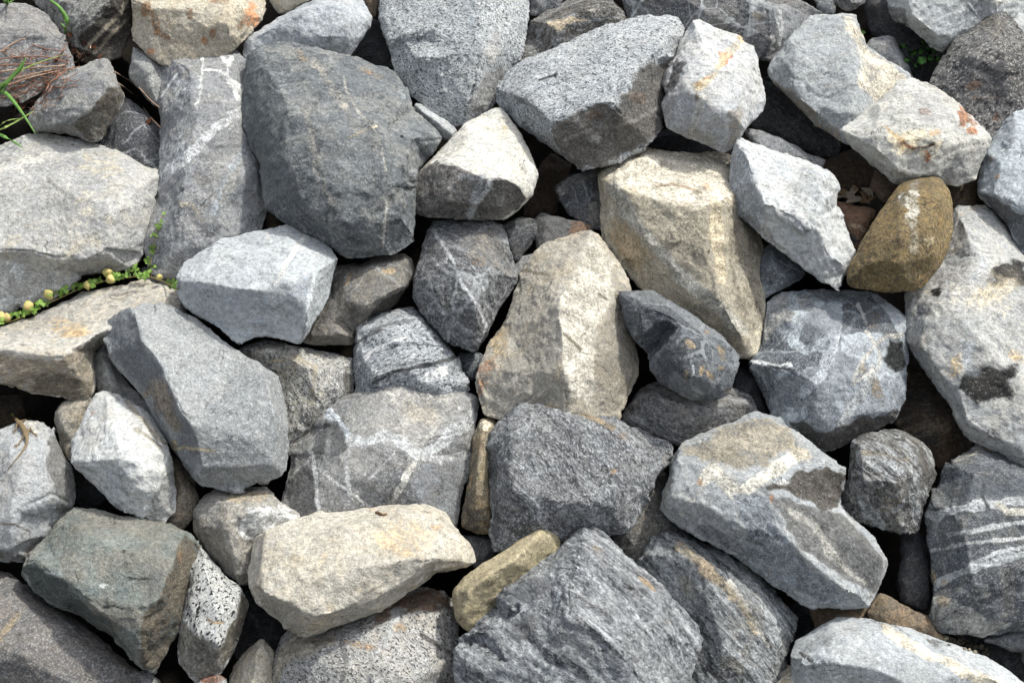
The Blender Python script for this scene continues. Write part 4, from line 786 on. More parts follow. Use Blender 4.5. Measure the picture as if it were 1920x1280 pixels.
rock('tall grey boulder crossed by a broad diagonal white vein, left of the biggest dark boulder',
     '308,104 340,96 377,86 393,86 422,90 438,96 465,120 490,170 500,250 506,320 508,390 490,430 440,470 385,505 340,522 300,520 276,505 272,480 269,450 272,425 288,395 296,370 298,345 300,300 300,270 303,226 298,191 303,170 300,143 303,125',
     ['318,112,20 350,130,40 440,120,34', '312,200,24 360,210,54 440,200,52', '350,130,40 360,210,54 350,300,60 340,390,56 330,480,26', '318,330,34 350,300,60 400,262,62 445,232,50', '290,430,22 340,390,56 400,360,58 455,330,44 490,300,20', '400,360,58 420,440,30'], z=0, pre='grey', A=(156, 158, 160), B=(124, 127, 131), Vein=.2, ang=50, SpeckL=.5, Film=.4, ochre=(178, 168, 146),
     marks=[('V', '378,90 380,118 376,150 378,165 374,185 366,195', 3.4, (208, 209, 206), .8), ('V', '378,132 400,130 415,134 424,140', 3.2, (206, 207, 204), .75), ('V', '390,95 415,97 430,102 436,110', 5, (206, 207, 204), .75), ('V', '408,98 416,108 424,115 430,113 424,140 430,152 440,165 445,180 450,186', 5, (208, 209, 206), .8), ('V', '434,152 448,160 458,172', 6, (208, 209, 206), .8), ('V', '312,112 340,104 355,106', 2.5, (200, 202, 202), .6), ('V', '302,182 315,160 332,138', 3, (196, 198, 198), .6),
            ('V', '452,210 424,226 402,242 378,268 345,302 312,328 296,345', 17, (196, 199, 200), .9), ('E', 330, 280, 16, 26, 10, (190, 196, 200), .5), ('E', 350, 170, 24, 16, -30, (178, 184, 190), .4), ('E', 416, 160, 26, 12, 20, (122, 124, 126), .5), ('E', 390, 215, 40, 14, -20, (118, 120, 123), .4), ('E', 345, 425, 40, 30, -20, (164, 162, 158), .4), ('E', 460, 360, 20, 44, 25, (92, 100, 110), .5), ('V', '450,295 415,345 400,395', 12, (156, 166, 174), .4), ('V', '325,375 360,385 380,410', 8, (172, 162, 138), .4), ('E', 420, 270, 40, 20, -35, (112, 114, 116), .45), ('E', 388, 340, 26, 22, 0, (112, 108, 104), .45)])
rock('dark layered stone at the foot of the tall veined grey boulder, under the climbing sprig', '265,500 285,502 335,520 345,540 320,545 290,545 264,530', z=-20, pre='gneiss', A=(104, 100, 94), B=(80, 78, 74), ang=-10, name='stone')
rock('small grey boulder with a dark broken underside below the red stems, upper left',
     '195,109 207,117 213,136 221,152 232,173 233,191 219,216 206,236 197,262 170,269 149,259 120,251 88,248 65,246 54,226 57,208 80,185 101,150 115,135 149,125 173,117',
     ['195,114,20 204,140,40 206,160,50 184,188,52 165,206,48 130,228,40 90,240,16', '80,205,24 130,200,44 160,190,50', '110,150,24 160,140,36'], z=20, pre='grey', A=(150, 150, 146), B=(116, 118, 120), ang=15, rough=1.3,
     marks=[('P', '231,163 205,164 187,188 166,208 130,232 150,258 170,270 198,262 206,236 222,214 234,190', 5, (88, 80, 66), .7), ('V', '80,210 110,208 140,205', 5, (86, 88, 90), .5), ('E', 160, 165, 20, 12, 0, (104, 108, 114), .5)])  # dark underside is painted shade
rock('dark slaty rock under the small grey boulder, upper left', '228,180 246,186 275,212 300,236 315,260 318,332 285,328 240,312 185,282 180,255 205,230 222,205', ['210,250,10 250,245,20 300,270,10', '240,205,10 280,240,16'], z=-45, pre='dark', A=(92, 94, 98), B=(70, 72, 77), Vein=.7, name='rock', marks=[('V', '232,287 252,281 266,284 272,300 300,318', 2.5, (160, 164, 166), .8)])
rock('light grey rock between the pale rust marked block and the vein network boulder', '250,86 270,98 310,122 318,170 308,205 290,200 265,175 244,150 242,135 246,118', ['252,118,10 275,130,26 290,180,12', '258,95,10 285,115,20'], z=-15, pre='light', A=(172, 174, 172), B=(140, 142, 140), name='rock')
rock('dark stone in the shade left of the small grey boulder, upper left', '20,240 42,210 64,204 74,245 50,262 24,262', z=-100, pre='black', name='stone')
rock('large pale grey and buff boulder at the left edge',
     '-60,290 0,273 24,261 40,254 74,249 90,247 112,251 151,262 173,270 197,277 228,289 271,307 292,318 302,332 296,352 291,376 291,398 275,422 271,443 269,475 261,494 239,501 218,508 197,510 183,508 170,514 143,513 135,536 125,547 88,566 53,579 27,572 16,588 0,596 -60,606',
     ['-60,345,50 45,338,52 104,340,54 190,332,48 212,322,44 292,326,10', '205,335,52 200,400,66 196,470,52 190,502,10', '-60,470,64 60,470,66 110,480,56 175,485,50', '60,490,46 100,500,40 140,508,10', '255,350,34 250,430,34'], z=0, pre='light', A=(184, 184, 180), B=(156, 157, 157), OchreAmt=.45, ochre=(196, 182, 146), ang=25, chip=.8,
     marks=[('E', 120, 400, 70, 50, 0, (188, 178, 150), .3), ('E', 60, 300, 40, 20, 0, (202, 196, 180), .4), ('P', '-10,480 70,520 120,540 60,580 -10,600', 14, (190, 196, 198), .4), ('V', '190,333 230,322 212,312', 5, (190, 180, 150), .4)])
rock('flat buff slab with a rough brown front edge under the seed pod vine',
     '-60,625 0,615 35,602 74,589 106,573 135,557 160,546 197,541 220,536 247,528 263,525 276,532 287,528 300,536 330,545 338,556 350,580 350,620 240,640 195,645 176,662 178,713 183,732 165,754 140,750 117,743 88,741 48,736 27,724 0,723 -60,722',
     ['-60,652,56 16,652,56 64,658,58 114,668,58 138,650,54 170,633,48 200,620,44 330,600,40', '-60,715,16 40,715,18 70,706,22 110,704,22 160,720,12'], z=10, ty=-.12, pre='tan', A=(186, 184, 176), B=(162, 160, 154), ang=18, Stretch=4, SpeckD=.3, ledge=.4,
     marks=[('E', 125, 610, 40, 12, 15, (198, 166, 112), .6), ('E', 140, 626, 30, 6, 0, (190, 156, 98), .5), ('P', '-60,664 60,668 114,676 172,640 178,715 160,752 40,736 -60,724', 8, (146, 132, 106), .6), ('P', '60,706 110,702 175,716 165,754 60,738', 5, (84, 76, 62), .5)])
rock('narrow pale rock between the flat buff slab and the slanted grey slab', '194,640 204,642 212,670 228,702 247,724 270,748 300,782 290,800 250,775 226,750 197,745 182,735 176,700 174,668', ['185,665,14 200,690,26 220,735,10'], z=-10, pre='light', A=(178, 180, 178), B=(150, 150, 146), name='rock')
rock('large slanted grey slab boulder with a dark left flank, left of centre',
     '193,610 202,600 223,584 247,572 266,569 287,572 312,569 348,584 377,601 399,623 414,638 440,651 453,659 492,688 522,704 527,734 538,769 542,835 541,867 535,886 513,900 484,897 460,908 449,930 414,919 377,910 364,898 358,885 342,866 329,845 313,824 297,797 281,771 265,744 247,720 223,694 210,675 204,648 196,627',
     ['248,572,30 258,610,54 266,640,62 282,655,66 305,690,70 324,732,72 343,774,70 369,811,64 375,868,44 368,898,10', '500,720,50 515,790,52 512,860,36 500,890,10', '380,800,66 450,820,60 520,810,46', '385,870,40 450,880,36'], z=60, pre='grey', A=(164, 167, 168), B=(138, 142, 144), ang=-20, SpeckL=.6, SpeckD=.5, chip=.5, rough=.8, Film=.15,
     marks=[('P', '200,600 248,573 258,612 270,645 305,692 326,735 345,776 372,812 378,860 340,840 262,720 212,670 196,625', 8, (108, 114, 120), .7), ('E', 305, 745, 16, 30, -30, (160, 138, 104), .6), ('E', 322, 790, 12, 20, -20, (166, 142, 106), .55), ('E', 325, 835, 6, 8, 0, (176, 150, 104), .7), ('E', 276, 738, 6, 8, 0, (166, 142, 104), .6), ('V', '328,843 345,838 370,842 400,845', 2.5, (204, 186, 146), .8), ('P', '340,850 370,840 375,880 360,880', 5, (120, 124, 128), .5)])  # dark left flank: side turned from the sun, painted as colour
rock('pale blue white block with a flat top, over the brown grey rock',
     '345,493 380,472 414,451 452,440 473,433 495,431 524,423 545,425 566,434 588,445 609,455 625,466 633,485 633,502 622,524 619,550 609,579 598,595 577,630 564,644 540,642 513,632 489,630 462,640 445,652 425,628 398,604 377,598 359,587 343,571 336,549 331,517',
     ['334,515,20 372,525,42 425,538,54 500,541,60 530,528,60 590,514,50 614,496,36 632,486,14', '590,514,50 580,570,40 566,640,8', '400,460,20 480,480,36 560,470,34'], z=60, pre='blue', A=(194, 199, 201), B=(172, 177, 180), SpeckD=.25, SpeckL=.3, Vein=.15, ang=5, Film=.1, chip=.6,
     marks=[('V', '575,440 550,470 535,500 512,532', 8, (212, 212, 206), .6), ('V', '512,532 512,570 516,610', 7, (204, 210, 214), .6), ('V', '590,520 582,560 574,600', 6, (206, 212, 215), .6), ('P', '338,525 420,542 500,545 508,630 440,640 360,585', 10, (146, 156, 166), .4), ('P', '530,530 588,518 578,568 560,590 530,560', 8, (150, 160, 172), .45), ('V', '500,435 508,452', 5, (206, 206, 200), .5), ('V', '408,470 412,500', 3, (206, 206, 200), .5)])  # front faces painted darker than the top, as the light falls
rock('brown grey rock with tan flecks right of the pale blue white block',
     '610,496 633,496 680,493 696,480 726,478 760,475 772,483 776,507 770,530 760,537 748,566 726,586 699,590 690,604 664,624 668,646 657,650 619,650 565,645 570,600 595,560 610,530',
     ['640,505,16 700,500,34 750,490,30 766,500,14', '756,534,34 716,556,46 692,572,48 686,588,40', '620,600,30 650,560,46', '590,632,20 650,628,30'], z=0, pre='dark', A=(134, 130, 122), B=(106, 104, 100), Film=.4, ang=60, SpeckL=.25,
     marks=[('E', 728, 508, 14, 6, -20, (190, 162, 116), .7), ('E', 654, 522, 5, 10, 10, (190, 156, 104), .7), ('E', 695, 507, 14, 3, 10, (176, 164, 138), .6), ('P', '690,596 715,565 758,540 748,570 725,590', 4, (58, 54, 50), .8)])  # near-black underside: shade put into the colour

# lower left
rock('grey pillar boulder at the left edge with the lizard on its top',
     '-60,835 0,817 8,803 29,790 53,783 74,789 88,803 95,822 106,806 114,827 122,854 135,875 143,912 141,950 120,970 93,992 90,1012 66,1026 58,1040 45,1056 0,1048 -60,1046',
     ['78,796,20 90,830,40 84,870,52 98,925,44 106,962,10', '-60,1030,30 20,1028,32 60,1012,24 86,990,10', '10,830,36 40,880,58 20,960,60'], z=20, pre='light', A=(172, 175, 177), B=(146, 150, 153), ang=-30, OchreAmt=.25, chip=.7,
     marks=[('P', '95,812 110,810 142,900 140,950 112,966 98,922 84,870 90,832', 6, (104, 102, 98), .65), ('E', 60, 800, 16, 12, 0, (204, 196, 176), .5), ('V', '0,980 30,984 55,995', 3, (110, 104, 94), .6), ('P', '-60,1030 40,1032 80,1005 88,1012 50,1056 -60,1046', 5, (104, 98, 84), .5)])
rock('dark brown rock deep in the hollow under the flat buff slab', '-40,745 40,742 52,780 30,800 -10,830 -40,830', z=-150, pre='soilrock', A=(78, 70, 60), name='rock')
rock('small tan grey rock behind the white boulder, right of the dark hollow', '100,785 104,768 112,754 140,742 172,732 190,760 165,820 150,850 136,875 118,852 108,812', ['108,775,14 140,765,26 165,750,20', '118,800,20 140,830,14'], z=-5, pre='tan', A=(164, 160, 150), B=(130, 128, 122), name='rock')
rock('dark rock in the shade at the lower left of the white boulder', '130,868 150,875 190,905 205,935 185,955 150,950 138,915', z=-100, pre='black', name='rock')
rock('bright white boulder left of the slanted grey slab',
     '185,731 197,730 226,738 250,754 284,776 300,797 316,829 323,848 328,880 332,920 330,960 310,985 276,974 247,966 228,963 215,955 210,940 202,934 186,917 173,904 154,885 135,866 130,846 134,825 145,803 158,779 169,753',
     ['136,862,20 180,868,46 220,862,56 255,868,58 300,855,44 321,848,20', '255,868,58 240,905,46 236,958,10', '318,852,24 306,890,40 284,925,34 276,970,6', '200,745,16 215,800,50 225,850,58', '215,800,50 262,790,40 300,815,20'], z=50, pre='white', A=(212, 214, 212), B=(190, 193, 194), ang=-40, rough=1.3, OchreAmt=.15,
     marks=[('P', '305,890 328,880 332,950 310,985 278,974 286,926', 6, (140, 140, 138), .6), ('V', '235,752 260,778 280,800 308,832', 7, (166, 158, 138), .6), ('V', '258,805 285,825 300,840', 6, (160, 154, 136), .6), ('P', '186,872 240,876 238,930 222,955 200,920', 10, (172, 182, 190), .45), ('E', 200, 775, 14, 16, 0, (172, 166, 152), .5), ('E', 176, 775, 5, 3, -20, (180, 130, 76), .6), ('E', 170, 815, 18, 22, 0, (168, 164, 156), .4)])  # grey right flank: shadow of the slanted slab, painted on
rock('brownish rock tucked behind the right side of the white boulder', '316,850 345,866 360,890 370,915 372,935 364,968 345,990 320,995 300,975', ['330,880,16 345,920,26 325,970,14'], z=0, pre='tan', A=(142, 136, 124), B=(112, 108, 100), name='rock', marks=[('P', '330,850 370,905 368,930 340,910', 8, (84, 78, 68), .5)])
rock('tan topped grey boulder under the lower tip of the slanted grey slab',
     '363,962 370,945 383,930 415,918 460,915 489,910 505,914 518,930 527,944 545,955 568,966 580,990 500,1030 490,1060 480,1100 455,1098 430,1084 410,1064 390,1037 374,1017 365,1000',
     ['372,955,16 420,940,40 480,935,40 515,935,16', '380,990,24 430,985,54 480,960,56 540,965,24', '430,985,54 440,1050,30'], z=20, pre='light', A=(174, 170, 160), B=(140, 138, 132), OchreAmt=.35, ang=30, rough=1.2,
     marks=[('P', '440,990 470,955 530,945 566,966 500,1000 460,1010', 8, (208, 210, 208), .7), ('E', 470, 932, 40, 12, -5, (168, 150, 116), .6), ('P', '366,965 420,990 440,1080 400,1050 366,1000', 10, (128, 120, 104), .5)])
rock('greenish grey block with a brown right flank in the lower left',
     '149,950 165,955 197,956 234,964 271,970 300,979 340,991 359,1003 384,1030 372,1050 362,1080 352,1126 345,1168 327,1197 313,1224 300,1253 287,1263 266,1253 262,1237 239,1226 215,1202 191,1181 170,1162 149,1147 112,1139 80,1117 53,1099 40,1073 47,1054 55,1038 77,1022 90,1010 101,985 120,961 135,951',
     ['345,996,30 329,1036,54 313,1067,62 295,1121,66 266,1147,64 258,1190,50 264,1232,10', '52,1050,20 70,1046,36 98,1073,50 127,1083,56 154,1120,60 186,1147,58 220,1179,46 258,1222,16', '130,970,20 160,1000,48 250,1040,66 300,1010,52'], z=50, pre='teal', ang=-30, Bump=1.1,
     marks=[('P', '348,996 384,1030 362,1080 345,1168 300,1253 266,1253 258,1192 270,1148 298,1122 316,1068 332,1036', 5, (116, 104, 84), .75), ('P', '42,1060 70,1050 98,1076 128,1088 152,1124 186,1152 222,1184 262,1238 190,1182 110,1140 54,1100', 6, (84, 92, 88), .65), ('E', 192, 1097, 9, 5, -10, (226, 230, 230), .9), ('V', '240,1080 256,1086 280,1084', 3, (60, 62, 62), .8), ('V', '195,1138 215,1135 230,1142', 3, (66, 70, 70), .7), ('E', 140, 972, 14, 7, 30, (90, 94, 92), .6), ('E', 338, 1042, 5, 9, 20, (150, 108, 62), .6), ('P', '280,1070 312,1064 296,1118 262,1130', 8, (112, 114, 112), .5)])
rock('narrow speckled black and white boulder with a plain grey foot, lower left',
     '372,1030 380,1028 391,1043 401,1056 420,1074 436,1090 453,1104 458,1121 466,1131 463,1150 453,1180 442,1210 431,1234 420,1261 400,1271 380,1276 359,1276 345,1254 336,1235 335,1206 342,1166 344,1131 347,1089 351,1054',
     ['378,1034,16 388,1070,40 400,1110,44 415,1140,50 409,1214,46', '452,1106,16 436,1163,36 412,1212,44 412,1258,10', '345,1163,20 372,1190,44 409,1214,46', '362,1060,20 360,1120,34'], z=40, pre='granite', Mottle=.15, A=(214, 216, 214), B=(186, 188, 186), dark=(40, 40, 42), SpeckD=1.0, ang=60, Stretch=1.4, SpeckScale=70, OchreAmt=.1,
     marks=[('P', '343,1166 372,1192 409,1216 414,1212 413,1262 380,1278 340,1260 334,1206', 4, (142, 138, 126), .95), ('P', '452,1108 466,1132 452,1180 420,1262 413,1216 437,1164', 5, (120, 112, 94), .85), ('V', '388,1160 405,1166 420,1165', 3, (176, 144, 96), .7)])  # right flank: painted shadow; plain grey foot carries some painted shade
rock('small rust capped stone at the bottom edge below the narrow speckled boulder', '350,1330 357,1282 377,1262 398,1256 416,1261 426,1272 430,1330', ['375,1275,24 400,1268,26 415,1280,20'], z=30, pre='granite', Mottle=.15, name='stone', marks=[('E', 396, 1271, 22, 11, 0, (150, 92, 50), .9)])
rock('large dark brown grey boulder in the bottom left corner',
     '-60,1068 0,1072 21,1077 40,1090 64,1114 106,1138 155,1165 200,1205 240,1240 272,1262 275,1330 -60,1330', ['0,1085,20 40,1130,44 120,1180,44 220,1250,20', '-60,1200,60 60,1240,64 150,1290,50'], z=0, pre='grey', A=(126, 122, 118), B=(104, 103, 103), ang=50, OchreAmt=.3, ochre=(150, 132, 106), chip=.5,
     marks=[('P', '195,1210 240,1232 262,1250 255,1262 225,1250', 6, (112, 92, 76), .5), ('V', '0,1200 20,1170 35,1150', 8, (158, 140, 108), .5)])
rock('small grey stone at the bottom edge beside the large brown grey corner boulder', '258,1262 285,1258 300,1273 306,1330 258,1330', z=-5, pre='grey', name='stone', A=(126, 126, 126))
rock('pale triangular rock at the bottom edge left of the speckled bottom boulder', '489,1195 470,1209 452,1226 434,1254 426,1330 515,1330 508,1250 512,1227 502,1208', ['489,1200,16 478,1235,36 470,1290,30', '496,1215,20 500,1300,20'], z=10, pre='cream', A=(190, 184, 168), B=(156, 154, 148), name='rock')
rock('dark granite rock in the shade under the left end of the flat tan stone', '455,1105 475,1110 510,1150 550,1185 540,1215 505,1235 480,1225 440,1240 432,1210 452,1165', z=-110, pre='black', A=(92, 92, 92), SpeckD=.7, name='rock')
rock('large speckled boulder with brown stains at the bottom edge under the flat tan stone',
     '540,1178 529,1203 513,1227 503,1248 498,1330 880,1330 862,1240 856,1205 858,1171 852,1142 846,1118 811,1102 780,1100 740,1120 640,1150',
     ['520,1235,20 570,1215,44 640,1200,50 720,1165,44 800,1130,24', '640,1200,50 640,1260,60 630,1320,50', '770,1190,44 830,1210,36 855,1225,14', '720,1240,64 780,1290,60'], z=0, pre='granite', Mottle=.15, A=(192, 190, 184), B=(156, 157, 156), OchreAmt=.35, ochre=(178, 150, 104), ang=-40,
     marks=[('P', '740,1120 790,1100 846,1118 850,1145 800,1140 740,1150 690,1180', 8, (124, 96, 70), .75), ('P', '510,1240 545,1190 640,1190 600,1220 540,1250 510,1290', 10, (176, 166, 144), .7), ('P', '580,1200 620,1195 600,1212', 4, (70, 66, 60), .5), ('E', 690, 1212, 40, 7, 15, (184, 148, 98), .5), ('V', '640,1200 650,1240 640,1290', 8, (104, 104, 104), .5), ('V', '745,1145 730,1190 700,1230', 14, (186, 190, 192), .5), ('E', 750, 1175, 14, 9, 0, (186, 152, 104), .6), ('V', '790,1190 820,1210 850,1225', 8, (70, 68, 66), .5), ('P', '780,1270 840,1250 860,1300 770,1300', 10, (84, 84, 84), .5)])
rock('big flat tan stone with a pointed right end, lower centre left',
     '561,968 593,961 619,960 654,961 688,956 715,948 742,941 773,939 795,942 816,950 832,960 853,985 869,1006 885,1025 894,1046 891,1063 880,1071 837,1071 816,1076 787,1090 766,1111 752,1119 739,1130 720,1151 694,1159 673,1161 646,1172 609,1184 572,1193 556,1196 542,1183 532,1169 513,1156 497,1143 476,1127 464,1099 464,1081 470,1052 472,1014 484,1000 513,984',
     ['474,1060,20 487,1089,44 495,1110,52 529,1127,56 553,1131,56 564,1153,46 574,1186,10', '500,1000,30 600,985,44 720,970,40 800,965,30 860,1010,26', '600,1080,66 700,1060,64 800,1050,50 870,1050,24', '610,1150,50 700,1120,46 770,1080,36', '630,1100,60 622,1130,48'], z=70, d=150, ty=-.05, pre='tan', Mottle=.1, A=(196, 192, 180), B=(178, 174, 164), OchreAmt=.4, ochre=(198, 172, 126), ang=0, Stretch=1.2, chip=.6, rough=.9,
     marks=[('E', 760, 1005, 60, 26, 10, (200, 172, 124), .45), ('E', 820, 988, 12, 6, 10, (188, 150, 104), .6), ('E', 740, 1030, 40, 14, 0, (198, 168, 122), .4), ('P', '468,1090 490,1112 530,1130 556,1134 574,1188 556,1196 500,1146', 5, (150, 146, 132), .5), ('E', 748, 1060, 4, 3, 0, (90, 80, 64), .7), ('E', 610, 1040, 10, 34, 25, (200, 176, 134), .4)])
rock('dark rock deep in the gap behind the heart leaved plant', '1618,-20 1660,-40 1740,-20 1760,60 1770,130 1740,160 1700,150 1660,90 1630,60', z=-120, pre='black', name='rock')
rock('dark rock deep under the upper end of the pale rust flecked boulder', '1180,262 1260,240 1340,265 1380,290 1340,330 1240,330 1170,310', z=-110, pre='black', name='rock')
rock('dark rock in the gap between the front streaked boulder and the bottom right boulder', '1455,1150 1520,1120 1560,1150 1540,1200 1490,1260 1470,1300 1440,1240', z=-140, pre='black', name='rock')
rock('dark rock deep in the bottom right corner behind the long pale boulder', '1800,1190 1850,1180 1960,1200 1990,1300 1900,1320 1840,1260', z=-120, pre='black', name='rock')
finish_rocks()
# ------------------------------------------------------------------ the bank under the rocks
def plain_mat(name, c1, c2, scale=30, rough=.85, spec=.25, bump=.3, trans=0, attr=False, coord='Object', dist=.004):
    m = bpy.data.materials.new(name); m.use_nodes = True
    nt = m.node_tree; b = nt.nodes['Principled BSDF']
    tc = nd(nt, 'ShaderNodeTexCoord')
    no = nd(nt, 'ShaderNodeTexNoise'); no.inputs['Scale'].default_value = scale; no.inputs['Detail'].default_value = 6; no.inputs['Roughness'].default_value = .65
    nt.links.new(tc.outputs[coord], no.inputs['Vector'])
    mp = nd(nt, 'ShaderNodeMapRange'); mp.inputs[1].default_value = .35; mp.inputs[2].default_value = .65
    nt.links.new(no.outputs['Fac'], mp.inputs[0])
    mx = nd(nt, 'ShaderNodeMix', data_type='RGBA'); mx.inputs[6].default_value = lin(c1); mx.inputs[7].default_value = lin(c2)
    nt.links.new(mp.outputs[0], mx.inputs[0])
    out = mx.outputs[2]
    if attr:
        at_ = nd(nt, 'ShaderNodeAttribute', attribute_name='tint')
        m2 = nd(nt, 'ShaderNodeMix', data_type='RGBA')
        nt.links.new(at_.outputs['Alpha'], m2.inputs[0]); nt.links.new(out, m2.inputs[6]); nt.links.new(at_.outputs['Color'], m2.inputs[7])
        out = m2.outputs[2]
    nt.links.new(out, b.inputs['Base Color'])
    b.inputs['Roughness'].default_value = rough; b.inputs['Specular IOR Level'].default_value = spec
    if bump:
        bp = nd(nt, 'ShaderNodeBump'); bp.inputs['Strength'].default_value = bump; bp.inputs['Distance'].default_value = dist
        nt.links.new(no.outputs['Fac'], bp.inputs['Height']); nt.links.new(bp.outputs[0], b.inputs['Normal'])
    if trans:
        b.inputs['Subsurface Weight'].default_value = trans; b.inputs['Subsurface Radius'].default_value = (.01, .012, .004)
    return m

def axis(lo, hi, step, far):
    a = list(np.arange(lo, hi + 1e-6, step))
    g, x = step, hi
    while x < far:
        g *= 1.5; x += g; a.append(min(x, far))
    g, x = step, lo
    while x > -far:
        g *= 1.5; x -= g; a.insert(0, max(x, -far))
    return np.array(a)

gx = axis(-3.8, 3.8, .045, 250); gs = axis(-2.9, at(960, -60).dot(EU) + 1.7, .05, 250)
XX, SS = np.meshgrid(gx, gs)
S_TOP = at(960, -60).dot(EU)
Sc = np.clip(SS, -3.6, S_TOP + 1.6)
eu = np.array(EU); en = np.array(EN)
P3 = np.zeros(XX.shape + (3,)); P3[..., 0] = XX
P3 += Sc[..., None] * eu
P3[..., 1] += SS - Sc                                # level ground below and above the bank
HH = np.full(XX.shape, -350 * PX)
for (u, v, h, r) in ((1605, 372, 235, 60), (40, 215, 235, 80), (120, 110, 190, 60), (235, 130, 110, 40), (300, 215, 150, 40), (200, 525, 130, 60), (80, 600, 140, 50), (1790, 1205, 160, 60), (1585, 320, 60, 60), (1720, 110, 100, 60)):
    h += 100
    c = at(u, v, h - 350)
    cs = c.dot(EU); cxx = c.x
    HH += h * PX * np.exp(-((XX - cxx) ** 2 + (Sc - cs) ** 2 + (SS - Sc) ** 2) / (2 * (r * PX) ** 2) * 1.2)
pn = np.stack([XX.ravel(), SS.ravel(), np.zeros(XX.size)], 1)
near = np.exp(-np.maximum(np.abs(XX) - 4, 0) - np.maximum(np.abs(SS) - 4, 0))
HH += ((.03 * fbm(pn * 3, 900, 3) + .014 * fbm(pn * 16, 910, 3)).reshape(XX.shape)) * (.3 + .7 * near)
P3 += HH[..., None] * en
nr, nc = XX.shape
idx = np.arange(nr * nc).reshape(nr, nc)
fc = np.stack([idx[:-1, :-1], idx[:-1, 1:], idx[1:, 1:], idx[1:, :-1]], -1).reshape(-1, 4)
gm = bpy.data.meshes.new('ground')
gm.from_pydata(P3.reshape(-1, 3).tolist(), [], fc.tolist())
gm.polygons.foreach_set('use_smooth', np.ones(len(gm.polygons), bool))
SOIL = plain_mat('soil', (42, 38, 34), (27, 25, 23), scale=14, rough=.95, spec=.1, bump=.8, dist=.02)
tag(link('ground', gm, SOIL), kind='structure')

# ------------------------------------------------------------------ the pile goes on beyond the frame
src = [r['o'] for r in ROCKS if .5 < r['size'] < .85]
rr = random.Random(11)
spots = [(2110, v) for v in range(60, 1400, 255)] + [(-225, v) for v in range(30, 1400, 255)] + [(2400, v) for v in range(0, 1400, 300)] + [(-520, v) for v in range(0, 1400, 300)]
spots += [(u, 1500) for u in range(-200, 2250, 285)]
places = [at(u + rr.uniform(-20, 20), v + rr.uniform(-20, 20), rr.uniform(-50, -15)) for u, v in spots]
for row in (.62, 1.35):
    places += [EX * (x + rr.uniform(-.08, .08)) + EU * (S_TOP + row + rr.uniform(-.06, .06)) + EN * rr.uniform(-.15, -.05) for x in np.arange(-4.6, 4.7, .78)]
for p in places:
    o0 = rr.choice(src)
    o = o0.copy(); COL.objects.link(o)
    o.matrix_world = Matrix.Translation(p) @ RX.to_4x4() @ Matrix.Rotation(rr.uniform(0, 6.28), 4, 'Z') @ Matrix.Rotation(rr.uniform(-.2, .2), 4, 'X') @ Matrix.Scale(rr.uniform(.8, .95), 4)
    tag(o, 'boulder of the same pile, lying beyond the edge of the photo', 'boulder', 'boulders beyond the edge of the photo')

# ------------------------------------------------------------------ finding the surface
bpy.context.view_layer.update()
DG = bpy.context.evaluated_depsgraph_get()
def hit(u, v):
    d = (EX * ((u - 960) / 960 * TAN) + CUP * ((640 - v) / 960 * TAN) + FWD).normalized()
    ok, p, n, i, o, m = scene.ray_cast(DG, CAM, d)
    return p, n
FLOOR = [-1e9]            # plants bridge the crevices: they never hang lower than this many pixels
def surf(u, v, lift=0.0):
    """The point of the surface seen at (u, v), lifted by lift pixels along the bank's normal."""
    p, n = hit(u, v)
    if p.dot(EN) < FLOOR[0] * PX: p = at(u, v, FLOOR[0])
    return p + EN * (lift * PX)

rng = random.Random(5)
def tube_bm(bm, P, R, sides=6):
    rings = []
    for k, p in enumerate(P):
        t = (P[min(k + 1, len(P) - 1)] - P[max(k - 1, 0)])
        t = t.normalized() if t.length > 1e-9 else Vector((0, 0, 1))
        a = t.cross(Vector((.13, .31, .94)))
        a = a.normalized() if a.length > 1e-4 else Vector((1, 0, 0))
        b = t.cross(a)
        r = R[k] if isinstance(R, (list, tuple)) else R
        rings.append([bm.verts.new(p + (a * math.cos(j * math.tau / sides) + b * math.sin(j * math.tau / sides)) * r) for j in range(sides)])
    for k in range(len(rings) - 1):
        for j in range(sides):
            bm.faces.new((rings[k][j], rings[k][(j + 1) % sides], rings[k + 1][(j + 1) % sides], rings[k + 1][j]))
    bm.faces.new(rings[0][::-1]); bm.faces.new(rings[-1])

def bm_obj(name, bm, mat, parent=None, smooth=True):
    bmesh.ops.recalc_face_normals(bm, faces=bm.faces)
    me = bpy.data.meshes.new(name); bm.to_mesh(me); bm.free()
    if smooth:
        me.polygons.foreach_set('use_smooth', np.ones(len(me.polygons), bool))
    return link(name, me, mat, parent)

def empty(name, loc):
    o = bpy.data.objects.new(name, None); o.empty_display_size = .05
    COL.objects.link(o); o.location = loc
    return o

def spline(P, n):
    """Catmull-Rom through the points."""
    r = []
    m = len(P)
    for k in range(m - 1):
        a, b, c, d = P[max(k - 1, 0)], P[k], P[k + 1], P[min(k + 2, m - 1)]
        for j in range(n):
            t = j / n
            r.append(.5 * ((2 * b) + (c - a) * t + (2 * a - 5 * b + 4 * c - d) * t * t + (3 * b - a - 3 * c + d) * t ** 3))
    r.append(P[-1])
    return r

def child_at(o, parent):
    """Parent without moving: the parts are modelled in world space."""
    o.parent = parent
    o.matrix_parent_inverse = Matrix.Translation(-parent.location)

